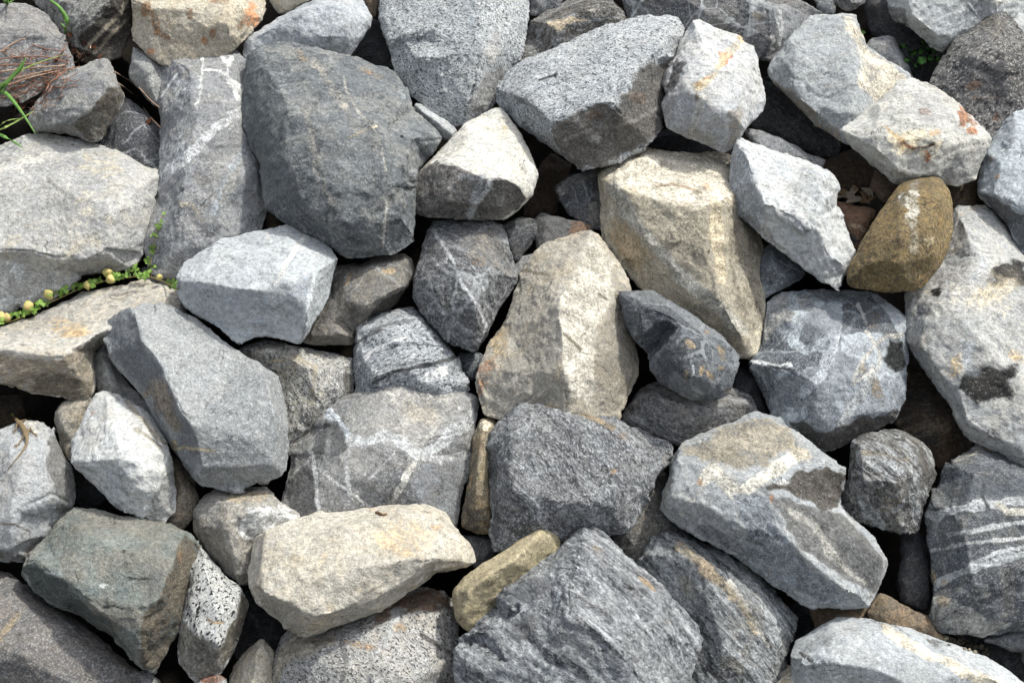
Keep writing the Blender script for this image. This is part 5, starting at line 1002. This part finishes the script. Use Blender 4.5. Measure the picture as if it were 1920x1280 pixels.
# ------------------------------------------------------------------ grass
GRASS = plain_mat('grass_blade', (112, 156, 74), (86, 128, 56), scale=25, rough=.6, spec=.3, bump=.1, trans=.15)
GRASS2 = plain_mat('grass_blade_pale', (150, 166, 92), (112, 140, 66), scale=25, rough=.5, spec=.35, bump=.1, trans=.15)
def blade(P, w, mat, parent):
    P = spline(P, 6)
    bm = bmesh.new(); rows = []
    m = len(P)
    for k, p in enumerate(P):
        t = (P[min(k + 1, m - 1)] - P[max(k - 1, 0)]).normalized()
        side = t.cross(EN - FWD * .6).normalized(); up = side.cross(t).normalized()
        f = k / (m - 1)
        ww = w * PX * .65 * min(1, .45 + 3 * f) * (1 - f) ** .6 + .0003
        rows.append([bm.verts.new(p - side * ww + up * ww * .35), bm.verts.new(p), bm.verts.new(p + side * ww + up * ww * .35), bm.verts.new(p - up * .0011)])
    for k in range(m - 1):
        a, b = rows[k], rows[k + 1]
        for i, j in ((0, 1), (1, 2), (2, 3), (3, 0)):
            bm.faces.new((a[i], a[j], b[j], b[i]))
    bm.faces.new(rows[0]); bm.faces.new(rows[-1])
    o = bm_obj('blade', bm, mat)
    child_at(o, parent)
    return o
g1 = tag(empty('grass_tuft', at(123, 66, 0)), 'single green grass blade arching over the banded grey boulder at the top edge', 'grass', 'grass on the bank')
b0 = surf(123, 63)
blade([b0, at(126, 46, 38), at(122, 30, 52), at(108, 11, 64), at(88, -3, 66)], 11, GRASS, g1)
blade([b0, at(121, 52, 40), at(114, 44, 46)], 5, GRASS, g1)
g2 = tag(empty('grass_tuft', at(-6, 168, 0)), 'long green grass blades reaching in from the left edge over the red stems', 'grass', 'grass on the bank')
rb = surf(-8, 176, -4)
blade([rb, at(2, 168, 40), at(14, 155, 55), at(34, 132, 70), at(50, 107, 82)], 12, GRASS, g2)
blade([rb, at(0, 164, 44), at(18, 150, 56), at(40, 130, 66), at(46, 112, 76)], 8, GRASS, g2)
blade([rb, at(8, 161, 42), at(40, 133, 54), at(75, 117, 58), at(120, 103, 52)], 4, GRASS2, g2)
blade([rb, at(8, 174, 44), at(28, 194, 58), at(48, 222, 62), at(67, 252, 56)], 8, GRASS, g2)
rb2 = surf(-10, 250, 0)
blade([rb2, at(2, 243, 44), at(28, 230, 54), at(64, 208, 56)], 7, GRASS2, g2)
blade([rb2, at(4, 255, 52), at(24, 265, 62), at(44, 278, 60)], 7, GRASS, g2)
blade([rb2, at(2, 234, 44), at(16, 226, 50), at(40, 222, 50)], 4, GRASS2, g2)
g3 = tag(empty('weed', surf(15, 8)), 'tiny green weed on the top left corner boulder', 'weed', None)
for (u, v, a) in ((9, 3, 150), (15, 2, 90), (22, 4, 40)):
    p = surf(15, 9)
    q = at(u, v, 45)
    blade([p, (p + q) / 2 + EN * .006, q, q + (q - p) * .6], 8, GRASS, g3)

# ------------------------------------------------------------------ dead red stems
STEM = plain_mat('dead_stem', (158, 116, 96), (120, 88, 70), scale=60, bump=.2)
STEM2 = plain_mat('dead_stem_pale', (186, 160, 138), (150, 120, 98), scale=60, bump=.2)
DEAD = plain_mat('dead_leaf_red', (124, 80, 60), (96, 62, 48), scale=60, bump=.4)
def leaf_chip(size, curl, seed):
    """A curled dead leaf."""
    r = random.Random(seed); bm = bmesh.new(); n = 5; rows = []
    for k in range(n + 1):
        f = k / n; w = size * .36 * math.sin(math.pi * (.08 + .84 * f)) + size * .02
        row = []
        for j in (-1, 0, 1):
            a = curl * j
            row.append(bm.verts.new((size * (f - .5), w * math.sin(a) / max(curl, .2) if j else 0, w * (1 - math.cos(a)) / max(curl, .2) + size * .25 * math.sin(f * 3.1) * curl * .4 + r.uniform(-1, 1) * size * .03)))
        rows.append(row)
    for k in range(n):
        for j in range(2):
            bm.faces.new((rows[k][j], rows[k][j + 1], rows[k + 1][j + 1], rows[k + 1][j]))
    g = bmesh.ops.solidify(bm, geom=bm.faces[:], thickness=size * .02)
    return bm
tang = tag(empty('dead_stem_tangle', surf(90, 150)), 'tangle of dry reddish stems and dead leaves beside the small grey boulder, upper left', 'dry plant')
mains = ['0,140 40,134 80,131 120,128 152,118', '0,186 40,180 75,160 110,140 152,130', '30,200 60,185 90,165 120,140 140,128', '0,150 30,152 70,142 110,132 140,135', '5,195 50,196 80,180 98,158 118,138', '0,128 45,126 90,122 140,120',
         '0,104 30,82 50,78', '0,170 35,160 60,146 98,150', '20,212 60,198 84,186 100,165', '130,85 150,105 168,100 172,90', '146,118 160,98 172,90', '125,80 145,98 150,124', '150,125 158,112 170,92', '60,85 90,95 120,98 138,104', '0,116 40,112 90,112 130,122', '10,165 60,150 108,136']
for k, s in enumerate(mains):
    P = [surf(u, v, rng.uniform(3, 9)) for u, v in pts(s)]
    bm = bmesh.new(); tube_bm(bm, spline(P, 4), [.0042 * rng.uniform(.7, 1.15)] * (4 * (len(P) - 1) + 1), 5)
    child_at(bm_obj('stem', bm, STEM if k % 3 else STEM2), tang)
for k, s in enumerate(['220,145 240,152 262,168 282,190 300,205', '224,160 250,180 270,205 285,225 303,243', '216,138 250,160 270,180']):
    P = [surf(u, v, 6) for u, v in pts(s)]
    bm = bmesh.new(); tube_bm(bm, spline(P, 4), [.0036] * (4 * (len(P) - 1) + 1), 5)
    child_at(bm_obj('stem', bm, STEM2), tang)
bm = bmesh.new()
for k in range(100):
    u, v = rng.uniform(-10, 150), rng.uniform(95, 205)
    if u + v * .9 > 285 and u > 60: u -= 60
    a = rng.gauss(-.35, .5); L = rng.uniform(14, 46)
    P = []
    for t in (-.5, -.17, .17, .5):
        P.append(surf(u + L * t * math.cos(a), v + L * t * math.sin(a) + rng.uniform(-3, 3), rng.uniform(2, 8)))
    tube_bm(bm, P, .0019, 4)
o = bm_obj('fine_stems', bm, STEM); tag(o, kind='stuff'); child_at(o, tang)
for k, (u, v, s) in enumerate(((133, 68, 11), (160, 84, 9), (140, 96, 10), (150, 108, 11), (178, 90, 9), (190, 110, 10), (168, 102, 9), (130, 84, 9), (42, 206, 10), (35, 192, 9), (108, 116, 9), (282, 231, 13), (240, 156, 9), (300, 234, 9), (90, 158, 9))):
    o = bm_obj('dead_leaf', leaf_chip(s * PX * 1.5, .9, k), DEAD)
    o.matrix_world = Matrix.Translation(surf(u, v, 4)) @ RX.to_4x4() @ Matrix.Rotation(rng.uniform(0, 6.3), 4, 'Z') @ Matrix.Rotation(rng.uniform(-.5, .5), 4, 'X')
    mw = o.matrix_world.copy(); o.parent = tang; o.matrix_parent_inverse = Matrix.Translation(-tang.location); 

# ------------------------------------------------------------------ climbing vines with lantern pods
LEAFM = plain_mat('vine_leaf', (156, 190, 88), (116, 158, 64), scale=40, rough=.5, spec=.35, bump=.2, trans=.2)
POD = plain_mat('seed_pod', (214, 184, 130), (172, 176, 100), scale=1.6, rough=.6, bump=.2, trans=.15)
VSTEM = plain_mat('vine_stem', (150, 120, 86), (110, 120, 66), scale=50, bump=.2)
def vine_leaf_mesh():
    """Three deeply lobed leaflets on a short stalk, slightly folded and cupped."""
    bm = bmesh.new()
    def leaflet(ox, oy, ang, s):
        out = [(0, -.07), (.14, -.26), (.26, -.46), (.40, -.40), (.40, -.20), (.62, -.34), (.78, -.22), (.74, -.09), (1.0, 0)]
        full = [(0, 0)] + out + [(x, -y) for x, y in out[-2::-1]]
        c = math.cos(ang); sn = math.sin(ang)
        def pt(x, y): 
            z = .12 * abs(y) * 2 - .22 * x * x
            return (ox + s * (x * c - y * sn), oy + s * (x * sn + y * c), s * z)
        mid = [bm.verts.new(pt(x, 0)) for x in (0, .2, .4, .6, .8, 1.0)]
        lo = [bm.verts.new(pt(x, y)) for x, y in out[:-1]]
        hi = [bm.verts.new(pt(x, -y)) for x, y in out[:-1]]
        for side in (lo, hi):
            near = [0, 1, 1, 2, 2, 3, 4, 4]
            for k in range(len(side) - 1):
                a, b = mid[near[k]], mid[near[k + 1]]
                if a is b: bm.faces.new((a, side[k], side[k + 1]))
                else: bm.faces.new((a, side[k], side[k + 1], b))
            bm.faces.new((mid[4], side[-1], mid[5]))
    leaflet(.10, 0, 0, .62); leaflet(0, .04, 1.25, .48); leaflet(0, -.04, -1.25, .48)
    bmesh.ops.solidify(bm, geom=bm.faces[:], thickness=.02)
    bmesh.ops.recalc_face_normals(bm, faces=bm.faces)
    me = bpy.data.meshes.new('leaf'); bm.to_mesh(me); bm.free()
    me.materials.append(LEAFM)
    return me
VLEAF = vine_leaf_mesh()
def pod_mesh():
    """Inflated three-ribbed seed capsule with a pointed tip."""
    bm = bmesh.new(); rings = []
    n, sg = 18, 9
    for k in range(sg + 1):
        f = k / sg; r = math.sin(math.pi * f) ** .75 * (1 - .18 * f) + .03
        z = f * 1.15 - .1 + (.12 * (f > .9))
        rings.append([bm.verts.new((.5 * r * (1 + .12 * math.cos(3 * a)) * math.cos(a), .5 * r * (1 + .12 * math.cos(3 * a)) * math.sin(a), -z)) for a in [j * math.tau / n for j in range(n)]])
    for k in range(sg):
        for j in range(n): bm.faces.new((rings[k][j], rings[k][(j + 1) % n], rings[k + 1][(j + 1) % n], rings[k + 1][j]))
    bm.faces.new(rings[0]); bm.faces.new(rings[-1])
    bmesh.ops.recalc_face_normals(bm, faces=bm.faces)
    me = bpy.data.meshes.new('seed_pod'); bm.to_mesh(me); bm.free()
    me.polygons.foreach_set('use_smooth', np.ones(len(me.polygons), bool))
    me.materials.append(POD)
    return me
VPOD = pod_mesh()
def place(name, me, u, v, size, lift, parent, tilt=.5, ang=None):
    o = link(name, me)
    child_at(o, parent)
    o.matrix_basis = Matrix.Translation(surf(u, v, lift)) @ RX.to_4x4() @ Matrix.Rotation(rng.uniform(0, 6.28) if ang is None else ang, 4, 'Z') @ Matrix.Rotation(rng.uniform(-tilt, tilt), 4, 'Y') @ Matrix.Rotation(rng.uniform(-tilt, tilt) - .25, 4, 'X') @ Matrix.Scale(size * PX, 4)
    return o
FLOOR[0] = 4
vine = tag(empty('pod_vine', surf(150, 545)), 'green creeper with papery tan seed pods along the crevice above the flat buff slab', 'vine')
P = [surf(u, v, 6) for u, v in pts('-20,612 20,606 50,594 75,579 100,568 128,555 150,545 180,536 205,528 235,524 262,521 285,523 310,532 335,545')]
bm = bmesh.new(); tube_bm(bm, spline(P, 4), .0032, 5); child_at(bm_obj('stem', bm, VSTEM), vine)
P = [surf(u, v, 9) for u, v in pts('150,543 172,533 192,528')]
bm = bmesh.new(); tube_bm(bm, spline(P, 4), .0028, 5); child_at(bm_obj('stem', bm, VSTEM), vine)
for (u, v, s) in ((148, 541, 15), (142, 545, 13), (155, 539, 12), (125, 554, 13), (131, 550, 11), (120, 558, 10), (108, 560, 12), (101, 556, 10), (86, 574, 12), (80, 580, 11), (70, 584, 13), (64, 588, 11), (55, 590, 11), (48, 597, 10), (42, 598, 9), (183, 540, 13), (190, 537, 11), (209, 520, 12), (215, 527, 12), (224, 528, 12), (231, 524, 10), (238, 522, 8), (248, 519, 12), (256, 515, 13), (262, 520, 11), (277, 524, 12), (284, 521, 12), (327, 541, 14), (334, 543, 11), (30, 600, 10), (5, 612, 10), (92, 577, 9)):
    place('leaf', VLEAF, u, v, s * 1.9, 16, vine)
for (u, v, s) in ((10, 600, 15), (19, 604, 12), (57, 580, 14), (92, 560, 12), (98, 568, 13), (168, 543, 11), (199, 525, 13), (208, 535, 13), (307, 532, 9)):
    place('seed_pod', VPOD, u, v - 5, s * 1.45, 20, vine, .9)
FLOOR[0] = -40
sprig = tag(empty('vine_sprig', surf(287, 515)), 'thin green creeper sprig climbing the foot of the tall veined grey boulder', 'vine')
P = [surf(u, v, 4) for u, v in pts('286,524 283,505 284,488 287,470 291,452 294,440 299,424 306,404')]
bm = bmesh.new(); tube_bm(bm, spline(P, 4), .0022, 5); child_at(bm_obj('stem', bm, VSTEM), sprig)
for (u, v, s) in ((308, 402, 7), (299, 425, 11), (304, 421, 7), (288, 443, 11), (293, 441, 8), (291, 470, 12), (286, 474, 8), (281, 490, 11), (277, 494, 8), (285, 507, 12), (290, 503, 7)):
    place('leaf', VLEAF, u, v, s * 1.6, 7, sprig)

FLOOR[0] = -1e9
# ------------------------------------------------------------------ heart leaved plant in the dark gap
HLEAF = plain_mat('heart_leaf', (70, 122, 46), (48, 98, 36), scale=20, rough=.5, spec=.35, bump=.2, trans=.15)
def heart_mesh():
    bm = bmesh.new()
    prof = [(-.18, .16), (-.24, .34), (-.10, .50), (.12, .52), (.36, .42), (.58, .26), (.76, .10)]
    mid = [bm.verts.new((x, 0, -.25 * x * x)) for x in (0, .15, .35, .55, .72, .86)]
    for sgn in (1, -1):
        ed = [bm.verts.new((x, sgn * y, .16 * y - .25 * x * x)) for x, y in prof]
        ix = [0, 0, 0, 1, 2, 3, 4]
        for k in range(len(ed) - 1):
            a, b = mid[ix[k]], mid[ix[k + 1]]
            bm.faces.new((a, ed[k], ed[k + 1]) if a is b else (a, ed[k], ed[k + 1], b))
        bm.faces.new((mid[4], ed[-1], mid[5]))
    bmesh.ops.solidify(bm, geom=bm.faces[:], thickness=.015)
    bmesh.ops.recalc_face_normals(bm, faces=bm.faces)
    me = bpy.data.meshes.new('leaf'); bm.to_mesh(me); bm.free()
    me.polygons.foreach_set('use_smooth', np.ones(len(me.polygons), bool))
    me.materials.append(HLEAF)
    return me
HEART = heart_mesh()
root = surf(1722, 116, 0)
plant = tag(empty('leafy_plant', root), 'green heart leaved plant in the dark gap left of the dark mottled boulder', 'plant')
for k, (u, v, s, h) in enumerate(((1694, 88, 15, -20), (1700, 96, 11, -24), (1713, 102, 20, -10), (1724, 99, 14, -16), (1731, 118, 22, -4), (1715, 124, 16, -8), (1728, 79, 13, -20), (1749, 98, 18, -24), (1742, 112, 14, -20), (1703, 114, 14, -20), (1738, 90, 12, -30), (1757, 108, 13, -30))):
    p = at(u, v, h)
    bm = bmesh.new(); tube_bm(bm, spline([root - EN * .02, (root + p) / 2 + EN * .03, p], 4), .0022, 5); child_at(bm_obj('stalk', bm, HLEAF), plant)
    o = link('leaf', HEART); child_at(o, plant)
    o.matrix_basis = Matrix.Translation(p) @ RX.to_4x4() @ Matrix.Rotation(rng.uniform(0, 6.28), 4, 'Z') @ Matrix.Rotation(rng.uniform(-.3, .5), 4, 'Y') @ Matrix.Rotation(rng.uniform(-.4, .4), 4, 'X') @ Matrix.Scale(s * PX * 1.05, 4)
plant2 = tag(empty('leafy_plant', at(1622, 75, -20)), 'single small green leaf peeping out behind the tall grey boulder', 'plant')
o = link('leaf', HEART); child_at(o, plant2)
o.matrix_basis = Matrix.Translation(at(1613, 60, -6)) @ RX.to_4x4() @ Matrix.Scale(16 * PX, 4)
bm = bmesh.new(); tube_bm(bm, [at(1622, 80, -60), at(1613, 60, -6)], .0022, 5); child_at(bm_obj('stalk', bm, HLEAF), plant2)

# ------------------------------------------------------------------ dead leaves in the hollow
CURL = plain_mat('dead_leaf_grey', (196, 184, 164), (150, 136, 116), scale=40, bump=.4)
CURL2 = plain_mat('dead_leaf_brown', (168, 142, 110), (122, 102, 80), scale=40, bump=.4)
for k, (u, v, s, a) in enumerate(((1578, 367, 26, .2), (1590, 374, 30, -.5), (1600, 364, 26, .9), (1612, 372, 30, -1.2), (1622, 368, 34, -1.0), (1606, 380, 24, .3), (1634, 378, 24, .6), (1580, 378, 28, -.3), (1594, 384, 22, .1), (1620, 384, 22, -.2), (1570, 372, 20, .5), (1630, 362, 18, 1.2), (1602, 356, 20, -.7))):
    o = bm_obj('dead_leaf', leaf_chip(s * PX, 1.3, 50 + k), CURL if k % 3 else CURL2)
    FLOOR[0] = -30
    o.matrix_world = Matrix.Translation(surf(u, v, 6)) @ RX.to_4x4() @ Matrix.Rotation(a, 4, 'Z') @ Matrix.Rotation(rng.uniform(-.5, .5), 4, 'X')
    tag(o, 'curled dead leaf in the hollow left of the brown stained rounded boulder', 'dead leaf', 'dead leaves in the hollow')

FLOOR[0] = -1e9
# ------------------------------------------------------------------ twig, pebbles
TWIG = plain_mat('twig', (120, 92, 66), (88, 66, 48), scale=60, bump=.4)
P = [surf(u, v, 2) for u, v in pts('705,961 712,963 718,966 725,964')]
bm = bmesh.new(); tube_bm(bm, spline(P, 4), [.006, .0075, .0078, .0074, .007, .007, .0072, .0074, .0074, .0072, .007, .0062, .005], 7)
tag(bm_obj('twig', bm, TWIG), 'short bent brown twig lying on the flat tan stone near its top edge', 'twig')
PEB = plain_mat('pebble', (150, 142, 122), (108, 102, 90), scale=30, bump=.5)
bm = bmesh.new()
for k in range(46):
    t = k / 45
    u = 1768 + 78 * t + rng.uniform(-6, 6); v = 1196 + 22 * t + rng.uniform(-7, 9)
    p = surf(u, v, 2); r = rng.uniform(2.5, 5) * PX
    ret = bmesh.ops.create_icosphere(bm, subdivisions=2, radius=r)
    sx, sy, sz = rng.uniform(.8, 1.3), rng.uniform(.7, 1.2), rng.uniform(.6, .9)
    for vv in ret['verts']:
        c = vv.co
        f = 1 + .25 * math.sin(c.x / r * 3 + k) * math.cos(c.y / r * 2.5 + 2 * k)
        vv.co = Vector((c.x * sx, c.y * sy, c.z * sz)) * f + p
o = bm_obj('gravel', bm, PEB, smooth=False); tag(o, 'loose gravel between the dark striped boulder and the lower right pale boulder', 'gravel', kind='stuff')

# ------------------------------------------------------------------ lizard
def lizard():
    V, R, E = [], [], []
    def add(u, v, r, lift, par=None):
        V.append(surf(u, v, 0) + EN * (lift * PX)); R.append(r * PX)
        i = len(V) - 1
        if par is not None: E.append((par, i))
        return i
    sp = [(50.5, 816, 4.3, 5), (47, 807, 5.2, 6), (43, 800, 5.0, 6.5), (38.5, 795, 4.4, 7), (34, 790.5, 3.2, 8), (30, 785.5, 4.0, 9), (27, 781.5, 3.4, 10), (24.5, 778.5, 1.8, 10)]
    ids = []
    for k, s in enumerate(sp): ids.append(add(*s, par=ids[-1] if ids else None))
    t = ids[0]
    for (u, v, r, l) in ((52, 824, 3.0, 4), (51, 834, 2.3, 3), (45.5, 843, 1.9, 2.5), (38, 853, 1.5, 2), (30, 862.5, 1.15, 1.6), (22, 872, .9, 1.3), (14, 881, .6, 1)):
        t = add(u, v, r, l, t)
    def leg(root, ch, toes):
        p = root
        for (u, v, r, l) in ch: p = add(u, v, r, l, p)
        u, v = ch[-1][:2]
        for (du, dv) in toes:
            q = add(u + du * .55, v + dv * .55, .55, 1.3, p); add(u + du, v + dv, .42, .8, q)
    leg(ids[0], [(55, 809, 2.0, 5), (58.5, 804, 1.6, 5), (62, 811, 1.25, 3), (65.5, 814, 1.1, 1.6)], [(7, 1), (5.5, 4), (3, 5.5), (5, -2)])
    leg(ids[0], [(46, 820, 2.0, 4), (42, 824.5, 1.6, 4), (37, 832, 1.25, 2.5), (33, 835, 1.1, 1.6)], [(-7, 2), (-5, 5), (-6, -1), (-2, 6)])
    leg(ids[3], [(44, 791, 1.8, 6), (50, 788, 1.4, 4), (54, 786, 1.1, 2)], [(6, -2), (6, 1), (3, -5)])
    leg(ids[3], [(33, 800, 1.7, 5.5), (31, 806, 1.35, 4), (28, 809, 1.05, 2)], [(-5, 3), (-2, 5), (-6, -1)])
    me = bpy.data.meshes.new('lizard')
    C = V[0].copy()
    me.from_pydata([v - C for v in V], E, [])
    o = link('lizard', me); o.location = C
    sk = o.modifiers.new('skin', 'SKIN'); sk.use_smooth_shade = True
    for k, d in enumerate(me.skin_vertices[0].data):
        d.radius = (R[k], R[k] * .85); d.use_root = (k == 0)
    sb = o.modifiers.new('sub', 'SUBSURF'); sb.levels = 2; sb.render_levels = 2
    dg = bpy.context.evaluated_depsgraph_get(); dg.update()
    nm = bpy.data.meshes.new_from_object(o.evaluated_get(dg))
    o.modifiers.clear(); old = o.data; o.data = nm; bpy.data.meshes.remove(old); nm.name = 'lizard'
    n = len(nm.vertices); co = np.empty(n * 3); nm.vertices.foreach_get('co', co); co = co.reshape(-1, 3)
    hd = np.array(V[6] - C); d = np.linalg.norm(co - hd, axis=1) / PX
    a = np.clip((22 - d) / 14, 0, 1)
    rgb = np.tile(np.array(lin((128, 132, 78))[:3]), (n, 1))
    tt = nm.attributes.new('tint', 'FLOAT_COLOR', 'POINT'); tt.data.foreach_set('color', np.concatenate([rgb, a[:, None]], 1).astype(np.float32).ravel())
    nm.materials.clear(); nm.materials.append(plain_mat('lizard_skin', (134, 116, 90), (104, 92, 68), scale=90, rough=.6, bump=.5, attr=True, dist=.002))
    tag(o, 'small brown lizard with a long tail sunning itself on the grey pillar boulder', 'lizard')
    ax = (V[6] - V[5]).normalized(); sd = ax.cross(EN).normalized()
    EYE = plain_mat('lizard_eye', (24, 20, 16), (30, 26, 20), rough=.2, spec=.5, bump=0)
    for s in (-1, 1):
        bm = bmesh.new(); bmesh.ops.create_icosphere(bm, subdivisions=2, radius=1.05 * PX)
        e = bm_obj('eye', bm, EYE, o); e.location = (V[5] + V[6]) / 2 - C + sd * s * 2.9 * PX + EN * 1.6 * PX
lizard()
